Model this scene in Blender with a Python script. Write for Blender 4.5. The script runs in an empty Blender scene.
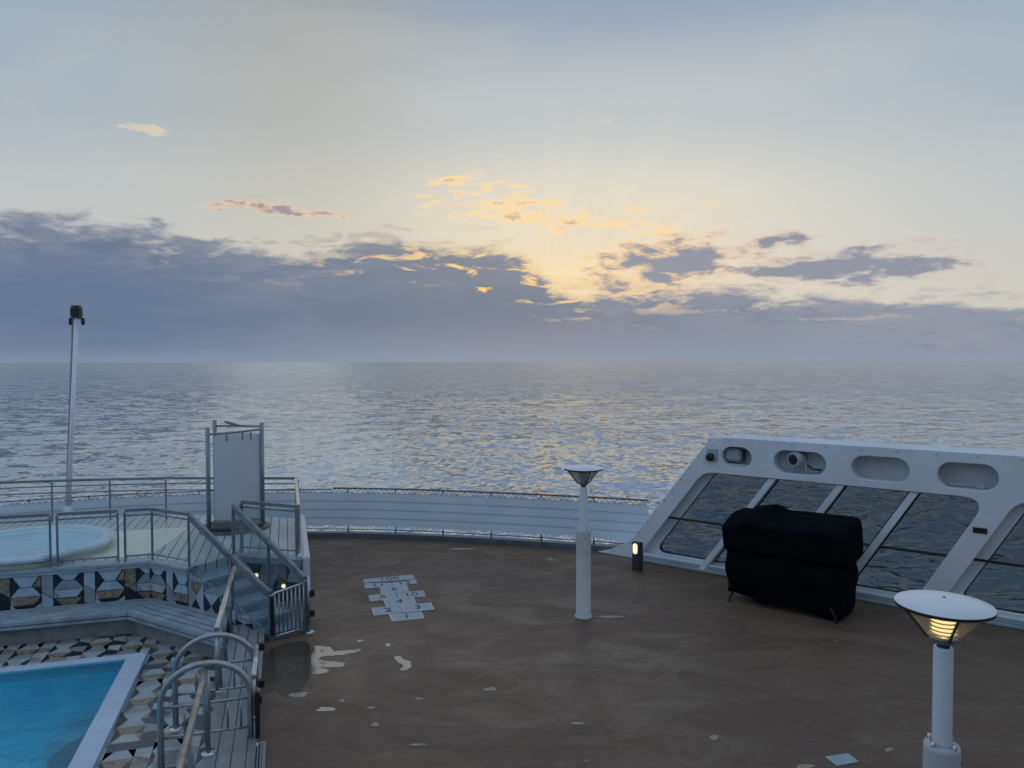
import bpy, bmesh, math, random
import numpy as np
from mathutils import Vector, Matrix, noise as mnoise
from mathutils.geometry import tessellate_polygon
random.seed(7); np.random.seed(7)
R = math.radians
sc = bpy.context.scene
COL = sc.collection

# ------------------------------------------------------------------ camera
F = 740.0
CAM = Vector((0, 0, 4.3))
PITCH = math.atan(22.5 / F)
ROLL = R(-0.14)
cam_d = bpy.data.cameras.new("camera"); cam = bpy.data.objects.new("camera", cam_d); COL.objects.link(cam)
cam.location = CAM
cam_d.sensor_width = 36; cam_d.lens = F / 1024 * 36
cam_d.clip_start = 0.05; cam_d.clip_end = 80000
CM = Matrix.Rotation(R(90) - PITCH, 3, 'X') @ Matrix.Rotation(ROLL, 3, 'Z')
cam.rotation_euler = CM.to_euler()
sc.camera = cam

def ray(px, py):
    return (CM @ Vector(((px - 512) / F, -(py - 384) / F, -1))).normalized()
def G(px, py, z=0.0):
    d = ray(px, py); t = (z - CAM.z) / d.z
    return CAM + d * t

# ship frame: a = across (to starboard), b = aft
TH = R(17); C_, S_ = math.cos(TH), math.sin(TH)
def S(a, b, z=0.0): return Vector((a * C_ - b * S_, a * S_ + b * C_, z))
def toS(v): return (v.x * C_ + v.y * S_, -v.x * S_ + v.y * C_)

# ------------------------------------------------------------------ materials
def newmat(name):
    m = bpy.data.materials.new(name); m.use_nodes = True
    nt = m.node_tree
    for n in list(nt.nodes): nt.nodes.remove(n)
    out = nt.nodes.new('ShaderNodeOutputMaterial')
    return m, nt, out
def node(nt, t, **kw):
    n = nt.nodes.new('ShaderNode' + t)
    for k, v in kw.items():
        if k in n.inputs.keys(): n.inputs[k].default_value = v
        else: setattr(n, k, v)
    return n
def L(nt, a, b): nt.links.new(a, b)
def math_n(nt, op, a, b=None, c=None, clamp=False):
    n = nt.nodes.new('ShaderNodeMath'); n.operation = op; n.use_clamp = clamp
    for i, v in enumerate((a, b, c)):
        if v is None: continue
        if isinstance(v, (int, float)): n.inputs[i].default_value = v
        else: nt.links.new(v, n.inputs[i])
    return n.outputs[0]
def smooth(nt, v, lo, hi, o0=0.0, o1=1.0):
    n = nt.nodes.new('ShaderNodeMapRange'); n.interpolation_type = 'SMOOTHSTEP'
    for i, x in enumerate((v, lo, hi, o0, o1)):
        if isinstance(x, (int, float)): n.inputs[i].default_value = x
        else: nt.links.new(x, n.inputs[i])
    return n.outputs[0]
def mixc(nt, f, a, b, mode='MIX'):
    n = nt.nodes.new('ShaderNodeMix'); n.data_type = 'RGBA'; n.blend_type = mode; n.clamp_factor = True
    for i, v in ((0, f), (6, a), (7, b)):
        if isinstance(v, (int, float)): n.inputs[i].default_value = v
        elif isinstance(v, (tuple, list)): n.inputs[i].default_value = tuple(v) + ((1,) if len(v) == 3 else ())
        else: nt.links.new(v, n.inputs[i])
    return n.outputs[2]
def c4(c): return tuple(c) + (1,)

def simple(name, col, rough=0.5, metal=0.0, var=0.12, scale=3.0, bump=0.0, bscale=60, spec=0.5, stretch=(1, 1, 1), dirt=0.0, dirtc=(0.12, 0.10, 0.09)):
    m, nt, out = newmat(name)
    p = node(nt, 'BsdfPrincipled', Roughness=rough, Metallic=metal)
    p.inputs['Specular IOR Level'].default_value = spec
    g = node(nt, 'NewGeometry')
    mp = node(nt, 'Mapping'); mp.inputs['Scale'].default_value = stretch
    L(nt, g.outputs['Position'], mp.inputs['Vector'])
    n1 = node(nt, 'TexNoise', Scale=scale, Detail=6.0, Roughness=0.6); L(nt, mp.outputs[0], n1.inputs['Vector'])
    lo = [x * (1 - var) for x in col]; hi = [min(1, x * (1 + var)) for x in col]
    c = mixc(nt, smooth(nt, n1.outputs['Fac'], 0.3, 0.7), lo, hi)
    if dirt:
        n3 = node(nt, 'TexNoise', Scale=scale * 2.3, Detail=9.0, Roughness=0.7)
        mp2 = node(nt, 'Mapping'); mp2.inputs['Scale'].default_value = (3.5, 3.5, 0.7); L(nt, g.outputs['Position'], mp2.inputs['Vector']); L(nt, mp2.outputs[0], n3.inputs['Vector'])
        c = mixc(nt, smooth(nt, n3.outputs['Fac'], 0.52, 0.8, 0, dirt), c, dirtc)
    L(nt, c, p.inputs['Base Color'])
    L(nt, smooth(nt, n1.outputs['Fac'], 0.25, 0.75, max(0.02, rough * 0.8), min(1, rough * 1.2)), p.inputs['Roughness'])
    if bump:
        n2 = node(nt, 'TexNoise', Scale=bscale, Detail=3.0); L(nt, g.outputs['Position'], n2.inputs['Vector'])
        b = node(nt, 'Bump', Strength=bump, Distance=0.01); L(nt, n2.outputs['Fac'], b.inputs['Height']); L(nt, b.outputs[0], p.inputs['Normal'])
    L(nt, p.outputs[0], out.inputs[0])
    return m

def plank(name, col, ang, pitch, gap=0.07, rough=0.55, gapc=(0.03, 0.035, 0.04)):
    """planks whose seams run along direction (cos ang, sin ang) in the ship frame"""
    m, nt, out = newmat(name)
    p = node(nt, 'BsdfPrincipled', Roughness=rough)
    g = node(nt, 'NewGeometry'); sep = node(nt, 'SeparateXYZ'); L(nt, g.outputs['Position'], sep.inputs[0])
    th = TH + ang + math.pi / 2
    u = math_n(nt, 'ADD', math_n(nt, 'MULTIPLY', sep.outputs[0], math.cos(th)), math_n(nt, 'MULTIPLY', sep.outputs[1], math.sin(th)))
    v = math_n(nt, 'ADD', math_n(nt, 'MULTIPLY', sep.outputs[0], -math.sin(th)), math_n(nt, 'MULTIPLY', sep.outputs[1], math.cos(th)))
    us = math_n(nt, 'DIVIDE', u, pitch)
    fr = math_n(nt, 'FRACT', us); idx = math_n(nt, 'FLOOR', us)
    d = math_n(nt, 'ABSOLUTE', math_n(nt, 'SUBTRACT', fr, 0.5))
    gapm = smooth(nt, d, 0.5 - gap, 0.5 - gap * 0.5)
    wn = node(nt, 'TexWhiteNoise', noise_dimensions='1D'); L(nt, idx, wn.inputs['W'])
    comb = node(nt, 'CombineXYZ'); L(nt, math_n(nt, 'MULTIPLY', u, 9.0), comb.inputs[0]); L(nt, math_n(nt, 'MULTIPLY', v, 0.8), comb.inputs[1]); L(nt, idx, comb.inputs[2])
    n = node(nt, 'TexNoise', Scale=2.0, Detail=8.0, Roughness=0.65); L(nt, comb.outputs[0], n.inputs['Vector'])
    n2 = node(nt, 'TexNoise', Scale=0.9, Detail=4.0); L(nt, g.outputs['Position'], n2.inputs['Vector'])
    c = mixc(nt, n.outputs['Fac'], [x * 0.72 for x in col], [x * 1.28 for x in col])
    c = mixc(nt, math_n(nt, 'MULTIPLY', wn.outputs['Value'], 0.4), c, [x * 0.6 for x in col])
    c = mixc(nt, smooth(nt, n2.outputs['Fac'], 0.45, 0.7, 0, 0.35), c, [x * 0.55 for x in col])
    c = mixc(nt, gapm, c, gapc)
    L(nt, c, p.inputs['Base Color'])
    L(nt, smooth(nt, n2.outputs['Fac'], 0.4, 0.65, rough, rough * 0.45), p.inputs['Roughness'])
    b = node(nt, 'Bump', Strength=0.6, Distance=0.008)
    L(nt, math_n(nt, 'ADD', math_n(nt, 'MULTIPLY', gapm, -1.0), math_n(nt, 'MULTIPLY', n.outputs['Fac'], 0.3)), b.inputs['Height'])
    L(nt, b.outputs[0], p.inputs['Normal']); L(nt, p.outputs[0], out.inputs[0])
    return m

def glass(name, tint, gloss_rough=0.02, ior=1.45, haze=0.0, hazec=(0.5, 0.6, 0.62)):
    m, nt, out = newmat(name)
    t = node(nt, 'BsdfTransparent', Color=c4(tint)); gl = node(nt, 'BsdfGlossy', Roughness=gloss_rough)
    fr = node(nt, 'Fresnel', IOR=ior)
    ms = node(nt, 'MixShader'); 
    src = t.outputs[0]
    if haze:
        d = node(nt, 'BsdfDiffuse', Color=c4(hazec)); tl = node(nt, 'BsdfTranslucent', Color=c4(hazec))
        a = node(nt, 'MixShader'); a.inputs[0].default_value = 0.5; L(nt, d.outputs[0], a.inputs[1]); L(nt, tl.outputs[0], a.inputs[2])
        h = node(nt, 'MixShader'); h.inputs[0].default_value = haze; L(nt, src, h.inputs[1]); L(nt, a.outputs[0], h.inputs[2]); src = h.outputs[0]
    gb = node(nt, 'NewGeometry')
    L(nt, math_n(nt, 'MULTIPLY', fr.outputs[0], math_n(nt, 'SUBTRACT', 1.0, gb.outputs['Backfacing'])), ms.inputs[0]); L(nt, src, ms.inputs[1]); L(nt, gl.outputs[0], ms.inputs[2])
    L(nt, ms.outputs[0], out.inputs[0])
    return m

def emit(name, col, s):
    m, nt, out = newmat(name)
    e = node(nt, 'Emission', Color=c4(col), Strength=s); L(nt, e.outputs[0], out.inputs[0]); return m

M = {}
M['white'] = simple('white_paint', (0.74, 0.78, 0.82), 0.38, var=0.05, scale=1.2, bump=0.15, bscale=14, dirt=0.35, dirtc=(0.42, 0.40, 0.38))
M['white_b'] = simple('white_paint_worn', (0.50, 0.52, 0.53), 0.45, var=0.08, scale=4, bump=0.3, bscale=40, dirt=0.75, dirtc=(0.33, 0.28, 0.25))
M['recess'] = simple('recess_paint', (0.55, 0.57, 0.58), 0.5, var=0.08, scale=2, dirt=0.4)
M['sillgrey'] = simple('sill_paint', (0.36, 0.42, 0.45), 0.4, var=0.1, scale=2, dirt=0.4)
M['coaming'] = simple('white_coaming', (0.70, 0.68, 0.66), 0.5, var=0.08, scale=5, dirt=0.8, dirtc=(0.35, 0.3, 0.27), bump=0.3)
M['steel'] = simple('brushed_steel', (0.40, 0.43, 0.46), 0.38, metal=0.85, var=0.15, scale=8)
M['steel_dark'] = simple('weathered_steel', (0.25, 0.28, 0.30), 0.45, metal=0.6, var=0.2, scale=8)
M['chrome'] = simple('polished_steel', (0.55, 0.56, 0.56), 0.2, metal=1.0, var=0.06, scale=6)
M['palerail'] = simple('satin_steel', (0.62, 0.58, 0.54), 0.33, metal=0.9, var=0.1, scale=10)
M['blackp'] = simple('black_plastic', (0.012, 0.013, 0.016), 0.5)
M['darkgrey'] = simple('dark_grey_metal', (0.05, 0.055, 0.065), 0.45, metal=0.3)
M['teak'] = simple('varnished_teak', (0.20, 0.13, 0.09), 0.4, var=0.3, scale=10)
M['darkteak'] = simple('dark_handrail', (0.035, 0.02, 0.015), 0.4, var=0.3, scale=10)
M['kerb'] = simple('grey_kerb', (0.10, 0.13, 0.16), 0.5, var=0.25, scale=3, dirt=0.5, bump=0.2)
M['canvas'] = simple('white_canvas', (0.70, 0.78, 0.86), 0.75, var=0.05, scale=0.9, bump=0.25, bscale=5, spec=0.2)
M['pale_cord'] = simple('pale_cord', (0.62, 0.66, 0.7), 0.7)
M['cord'] = simple('grey_cord', (0.14, 0.16, 0.19), 0.8)
M['rubber'] = simple('black_seal', (0.008, 0.009, 0.011), 0.5)
M['window'] = glass('tinted_window', (0.42, 0.46, 0.49), ior=1.3)
M['clear'] = glass('clear_rail_glass', (0.93, 0.96, 0.96), 0.04, haze=0.03)
M['teal'] = glass('stair_side_glass', (0.86, 0.91, 0.92), 0.05, haze=0.07, hazec=(0.25, 0.32, 0.35))
M['frost'] = glass('frosted_shower_glass', (0.75, 0.78, 0.8), 0.3, haze=0.9, hazec=(0.78, 0.8, 0.82))
M['lampglass'] = glass('lamp_glass', (0.85, 0.86, 0.86), 0.03, haze=0.25, hazec=(0.8, 0.8, 0.8))
M['lampglass_pale'] = glass('lamp_glass_pale', (0.85, 0.86, 0.86), 0.03, haze=0.62, hazec=(0.9, 0.9, 0.9))
M['louvre'] = simple('lamp_louvre', (0.10, 0.11, 0.12), 0.4, metal=0.5)
M['lit'] = emit('lit_lamp', (1.0, 0.70, 0.30), 2.0)
M['lit_w'] = emit('lit_bollard', (1.0, 0.85, 0.55), 1.6)
M['plate'] = simple('pale_blue_plate', (0.34, 0.42, 0.44), 0.45, var=0.15, scale=9)
M['grate'] = simple('drain_grate', (0.30, 0.31, 0.32), 0.4, metal=0.4, var=0.1)
M['hop'] = simple('hopscotch_paint', (0.36, 0.40, 0.44), 0.55, var=0.14, scale=6, dirt=0.6, dirtc=(0.25, 0.24, 0.24))
M['hopedge'] = simple('hopscotch_outline', (0.50, 0.52, 0.54), 0.5, var=0.1)
M['num'] = simple('hopscotch_number', (0.05, 0.06, 0.08), 0.6)
M['patch'] = simple('worn_patch', (0.33, 0.28, 0.23), 0.6, var=0.2, scale=9)
M['platdeck'] = plank('raised_deck_planks', (0.55, 0.56, 0.57), R(90), 0.17)
M['strip'] = plank('walkway_planks', (0.27, 0.275, 0.29), R(90), 0.15, gap=0.06, rough=0.45)
M['lip'] = simple('edge_planks', (0.33, 0.39, 0.45), 0.5, var=0.18, scale=6, stretch=(1, 1, 5), bump=0.2)
M['slat'] = simple('bench_planks', (0.31, 0.37, 0.43), 0.5, var=0.22, scale=4, bump=0.2, dirt=0.3)
M['tread'] = simple('stair_planks', (0.22, 0.28, 0.33), 0.5, var=0.22, scale=5, bump=0.2, dirt=0.4)
M['bbase'] = simple('bench_plinth', (0.26, 0.26, 0.265), 0.6, var=0.2, scale=5, dirt=0.5)
M['cream_glow'] = simple('cream_tub_glow', (0.74, 0.74, 0.62), 0.35, var=0.08, scale=2)  # pale yellow glow beside the hot tub, put into the colour
M['tubw'] = simple('tub_rim', (0.55, 0.68, 0.78), 0.3, var=0.08)
M['tubside'] = simple('tub_side', (0.66, 0.66, 0.52), 0.4, var=0.08)
M['basin'] = simple('pool_basin', (0.14, 0.76, 1.0), 0.5, var=0.10, scale=1.5)
M['tubin'] = simple('tub_basin', (0.76, 0.90, 1.0), 0.5, var=0.06)
M['coping'] = simple('pool_coping', (0.50, 0.60, 0.74), 0.35, var=0.07, scale=4, bump=0.2, dirt=0.25, dirtc=(0.3, 0.36, 0.42))
M['t_light'] = simple('tile_pale_blue', (0.40, 0.50, 0.57), 0.35, var=0.10, scale=7)
M['t_grey'] = simple('tile_grey', (0.30, 0.33, 0.36), 0.35, var=0.12, scale=7)
M['t_white'] = simple('tile_white', (0.50, 0.53, 0.54), 0.35, var=0.1, scale=7)
M['t_tan'] = simple('tile_tan_marble', (0.26, 0.20, 0.14), 0.35, var=0.45, scale=14)
M['t_black'] = simple('tile_black', (0.014, 0.017, 0.026), 0.3, var=0.3, scale=7)
M['t_slate'] = simple('tile_slate', (0.07, 0.08, 0.10), 0.35, var=0.3, scale=7)
M['cover'] = simple('black_cover_cloth', (0.003, 0.0042, 0.0075), 0.85, var=0.3, scale=3, bump=0.5, bscale=9, spec=0.05)
M['hull'] = simple('hull_paint', (0.6, 0.62, 0.64), 0.4, dirt=0.3)
M['flood'] = simple('floodlight_shell', (0.42, 0.44, 0.46), 0.4, var=0.1)
M['lens'] = simple('dark_lens', (0.02, 0.022, 0.03), 0.1)

def deck_mat():
    m, nt, out = newmat('deck_coating')
    p = node(nt, 'BsdfPrincipled'); p.inputs['Specular IOR Level'].default_value = 0.22
    g = node(nt, 'NewGeometry')
    def nz(scale, det=6, rough=0.6, st=(1, 1, 1), dist=0.0, off=(0, 0, 0)):
        mp = node(nt, 'Mapping'); mp.inputs['Scale'].default_value = st; mp.inputs['Location'].default_value = off; mp.inputs['Rotation'].default_value = (0, 0, R(-35))
        L(nt, g.outputs['Position'], mp.inputs['Vector'])
        n = node(nt, 'TexNoise', Scale=scale, Detail=float(det), Roughness=rough, Distortion=dist); L(nt, mp.outputs[0], n.inputs['Vector']); return n.outputs['Fac']
    big = nz(0.35, 4, 0.55, (1, 1.6, 1), 0.6, (3, 1, 0)); mid = nz(1.1, 8, 0.65, (0.85, 1.25, 1), 0.8); fine = nz(9, 8, 0.7); streak = nz(1.3, 8, 0.7, (0.6, 1.6, 1), 1.6, (7, 2, 0))
    c = mixc(nt, smooth(nt, mid, 0.3, 0.7), (0.150, 0.098, 0.066), (0.198, 0.137, 0.096))
    red = smooth(nt, big, 0.50, 0.56); redn = math_n(nt, 'MULTIPLY', red, smooth(nt, mid, 0.35, 0.6, 0.2, 0.7))
    c = mixc(nt, redn, c, (0.130, 0.072, 0.056))
    c = mixc(nt, smooth(nt, streak, 0.56, 0.72, 0, 0.40), c, (0.20, 0.160, 0.120))
    c = mixc(nt, smooth(nt, streak, 0.42, 0.28, 0, 0.5), c, (0.075, 0.052, 0.040))
    c = mixc(nt, smooth(nt, fine, 0.35, 0.7, 0.0, 0.22), c, (0.08, 0.065, 0.055))
    spk = nz(5.0, 2, 0.5, (0.5, 1.6, 1), 0.0, (11, 5, 0))
    c = mixc(nt, smooth(nt, spk, 0.735, 0.765, 0, 0.5), c, (0.40, 0.34, 0.28))
    spd = nz(3.1, 4, 0.6, (0.7, 1.3, 1), 0.5, (21, 15, 0))
    c = mixc(nt, smooth(nt, spd, 0.66, 0.75, 0, 0.6), c, (0.06, 0.045, 0.04))
    L(nt, c, p.inputs['Base Color'])
    rg = smooth(nt, math_n(nt, 'ADD', math_n(nt, 'MULTIPLY', mid, 0.6), math_n(nt, 'MULTIPLY', streak, 0.4)), 0.35, 0.65, 0.62, 0.36)
    L(nt, rg, p.inputs['Roughness'])
    b = node(nt, 'Bump', Strength=0.35, Distance=0.004); L(nt, fine, b.inputs['Height']); L(nt, b.outputs[0], p.inputs['Normal'])
    L(nt, p.outputs[0], out.inputs[0]); return m
M['deck'] = deck_mat()

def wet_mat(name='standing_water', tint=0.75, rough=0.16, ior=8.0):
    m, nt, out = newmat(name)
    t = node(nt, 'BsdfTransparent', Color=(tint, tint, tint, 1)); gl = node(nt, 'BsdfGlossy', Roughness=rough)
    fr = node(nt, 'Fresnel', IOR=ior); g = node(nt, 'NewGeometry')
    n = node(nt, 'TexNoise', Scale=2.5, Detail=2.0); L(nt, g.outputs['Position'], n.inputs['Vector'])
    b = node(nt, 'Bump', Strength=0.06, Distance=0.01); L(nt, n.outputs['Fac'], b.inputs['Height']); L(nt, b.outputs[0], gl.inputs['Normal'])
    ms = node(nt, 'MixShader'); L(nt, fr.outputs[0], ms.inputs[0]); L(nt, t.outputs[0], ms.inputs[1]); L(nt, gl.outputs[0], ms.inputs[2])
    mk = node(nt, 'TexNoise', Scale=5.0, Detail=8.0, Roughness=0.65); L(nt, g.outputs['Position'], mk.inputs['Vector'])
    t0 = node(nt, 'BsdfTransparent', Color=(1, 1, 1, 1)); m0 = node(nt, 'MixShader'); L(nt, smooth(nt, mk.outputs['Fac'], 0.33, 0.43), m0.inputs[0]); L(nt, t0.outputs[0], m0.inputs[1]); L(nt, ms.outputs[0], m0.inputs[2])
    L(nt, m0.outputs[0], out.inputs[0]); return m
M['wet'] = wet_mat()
M['wet_dark'] = wet_mat('water_dark_reflection', 0.84, 0.22, 1.4)  # same water; dark reflection of the railings put in by weaker gloss

def pool_water(name, tint, scale, ior=1.33):
    m, nt, out = newmat(name)
    t = node(nt, 'BsdfRefraction', Color=c4(tint), Roughness=0.02, IOR=1.15); t2 = node(nt, 'BsdfTransparent', Color=c4(tint)); gl = node(nt, 'BsdfGlossy', Roughness=0.05)
    g = node(nt, 'NewGeometry')
    n = node(nt, 'TexNoise', Scale=scale, Detail=5.0, Roughness=0.6, Distortion=0.8); L(nt, g.outputs['Position'], n.inputs['Vector'])
    b = node(nt, 'Bump', Strength=1.0, Distance=0.12); L(nt, n.outputs['Fac'], b.inputs['Height'])
    L(nt, b.outputs[0], gl.inputs['Normal']); L(nt, b.outputs[0], t.inputs['Normal'])
    fr = node(nt, 'Fresnel', IOR=ior); L(nt, b.outputs[0], fr.inputs['Normal'])
    a = node(nt, 'MixShader'); a.inputs[0].default_value = 0.6; L(nt, t.outputs[0], a.inputs[1]); L(nt, t2.outputs[0], a.inputs[2])
    ms = node(nt, 'MixShader'); L(nt, fr.outputs[0], ms.inputs[0]); L(nt, a.outputs[0], ms.inputs[1]); L(nt, gl.outputs[0], ms.inputs[2])
    L(nt, ms.outputs[0], out.inputs[0]); return m
M['poolwater'] = pool_water('pool_water', (0.72, 0.96, 1.0), 2.6)
M['tubwater'] = pool_water('tub_water', (0.95, 0.99, 1.0), 4.0, 1.12)

def sea_mat():
    m, nt, out = newmat('sea_water')
    p = node(nt, 'BsdfPrincipled'); p.inputs['IOR'].default_value = 8.0; p.inputs['Specular Tint'].default_value = (0.90, 0.94, 1.0, 1)
    g = node(nt, 'NewGeometry'); sep = node(nt, 'SeparateXYZ'); L(nt, g.outputs['Position'], sep.inputs[0])
    a = math_n(nt, 'ADD', math_n(nt, 'MULTIPLY', sep.outputs[0], C_), math_n(nt, 'MULTIPLY', sep.outputs[1], S_))
    b = math_n(nt, 'ADD', math_n(nt, 'MULTIPLY', sep.outputs[0], -S_), math_n(nt, 'MULTIPLY', sep.outputs[1], C_))
    # the wake: a band along the ship's axis, widening aft
    off = math_n(nt, 'ABSOLUTE', math_n(nt, 'SUBTRACT', a, 4.0))
    hw = math_n(nt, 'ADD', math_n(nt, 'MULTIPLY', b, 0.085), 7.0)
    mpn = node(nt, 'Mapping'); mpn.inputs['Rotation'].default_value = (0, 0, -TH); mpn.inputs['Scale'].default_value = (0.045, 0.012, 0.02); L(nt, g.outputs['Position'], mpn.inputs['Vector'])
    wn = node(nt, 'TexNoise', Scale=1.0, Detail=5.0, Roughness=0.6); L(nt, mpn.outputs[0], wn.inputs['Vector'])
    rel = math_n(nt, 'ADD', math_n(nt, 'DIVIDE', off, hw), math_n(nt, 'MULTIPLY', math_n(nt, 'SUBTRACT', wn.outputs['Fac'], 0.5), 1.4))
    wake = math_n(nt, 'MULTIPLY', smooth(nt, rel, 1.45, 0.35), smooth(nt, b, 5, 25))
    near = smooth(nt, b, 420, 70)
    mpf = node(nt, 'Mapping'); mpf.inputs['Rotation'].default_value = (0, 0, R(20)); mpf.inputs['Scale'].default_value = (0.16, 0.55, 0.3); L(nt, g.outputs['Position'], mpf.inputs['Vector'])
    fo = node(nt, 'TexNoise', Scale=1.0, Detail=9.0, Roughness=0.72, Distortion=1.2); L(nt, mpf.outputs[0], fo.inputs['Vector'])
    foam = math_n(nt, 'MULTIPLY', math_n(nt, 'MULTIPLY', wake, near), smooth(nt, fo.outputs['Fac'], 0.46, 0.62))
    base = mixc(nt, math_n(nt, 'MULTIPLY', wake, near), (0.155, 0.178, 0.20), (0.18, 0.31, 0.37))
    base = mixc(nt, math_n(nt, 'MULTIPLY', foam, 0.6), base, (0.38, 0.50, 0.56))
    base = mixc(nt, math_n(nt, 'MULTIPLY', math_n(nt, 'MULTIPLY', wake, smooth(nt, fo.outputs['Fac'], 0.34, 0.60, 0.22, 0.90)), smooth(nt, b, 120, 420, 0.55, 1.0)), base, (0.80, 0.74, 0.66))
    # scattered whitecaps
    wc = node(nt, 'TexNoise', Scale=0.22, Detail=10.0, Roughness=0.75, Distortion=0.5); 
    mpw = node(nt, 'Mapping'); mpw.inputs['Rotation'].default_value = (0, 0, R(15)); mpw.inputs['Scale'].default_value = (0.5, 1.4, 1.0); L(nt, g.outputs['Position'], mpw.inputs['Vector']); L(nt, mpw.outputs[0], wc.inputs['Vector'])
    base = mixc(nt, smooth(nt, wc.outputs['Fac'], 0.70, 0.76, 0, 0.5), base, (0.45, 0.5, 0.55))
    L(nt, base, p.inputs['Base Color'])
    ds = math_n(nt, 'SQRT', math_n(nt, 'ADD', math_n(nt, 'MULTIPLY', sep.outputs[0], sep.outputs[0]), math_n(nt, 'MULTIPLY', sep.outputs[1], sep.outputs[1])))
    L(nt, math_n(nt, 'ADD', smooth(nt, ds, 90, 2500, 0.07, 0.16), math_n(nt, 'MULTIPLY', wake, 0.08)), p.inputs['Roughness'])
    foamw = 0
    # small waves: slopes taken straight from noise at several sizes
    calm = math_n(nt, 'SUBTRACT', 1.0, math_n(nt, 'MULTIPLY', wake, 0.35))
    mg = node(nt, 'Mapping'); mg.inputs['Scale'].default_value = (0.010, 0.014, 0.02); L(nt, g.outputs['Position'], mg.inputs['Vector'])
    grp = node(nt, 'TexNoise', Scale=1.0, Detail=6.0, Roughness=0.7); L(nt, mg.outputs[0], grp.inputs['Vector'])
    gust = math_n(nt, 'MULTIPLY', smooth(nt, grp.outputs['Fac'], 0.33, 0.67, 0.5, 1.45), calm)
    acc = g.outputs['Normal']
    for (sc_, st, rot, w) in ((1.5, (0.75, 1.25, 1), 12, 0.30), (0.60, (0.7, 1.3, 1), -8, 0.85), (0.24, (0.8, 1.3, 1), 18, 1.3), (0.08, (1.0, 1.3, 1), 5, 1.15), (0.028, (1.8, 1.0, 1), 3, 1.0), (0.011, (3.6, 1.0, 1), 0, 1.0)):
        mp = node(nt, 'Mapping'); mp.inputs['Rotation'].default_value = (0, 0, R(rot)); mp.inputs['Scale'].default_value = st; L(nt, g.outputs['Position'], mp.inputs['Vector'])
        n = node(nt, 'TexNoise', Scale=sc_, Detail=4.0, Roughness=0.66, Distortion=0.5); L(nt, mp.outputs[0], n.inputs['Vector'])
        v1 = node(nt, 'VectorMath', operation='SUBTRACT'); L(nt, n.outputs['Color'], v1.inputs[0]); v1.inputs[1].default_value = (0.5, 0.5, 0.5)
        v2 = node(nt, 'VectorMath', operation='MULTIPLY'); L(nt, v1.outputs[0], v2.inputs[0]); v2.inputs[1].default_value = (w * 0.8, w * 1.15, 0.0)
        v3 = node(nt, 'VectorMath', operation='SCALE'); L(nt, v2.outputs[0], v3.inputs[0]); L(nt, gust if sc_ > 0.1 else math_n(nt, 'MULTIPLY', gust, smooth(nt, ds, 9 / sc_, 28 / sc_) if sc_ < 0.05 else smooth(nt, ds, 80, 300, 0.45, 1.0)), v3.inputs['Scale'])
        v4 = node(nt, 'VectorMath', operation='ADD'); L(nt, acc, v4.inputs[0]); L(nt, v3.outputs[0], v4.inputs[1]); acc = v4.outputs[0]
    nn_ = node(nt, 'VectorMath', operation='NORMALIZE'); L(nt, acc, nn_.inputs[0]); L(nt, nn_.outputs[0], p.inputs['Normal'])
    L(nt, p.outputs[0], out.inputs[0]); return m
M['sea'] = sea_mat()

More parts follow.
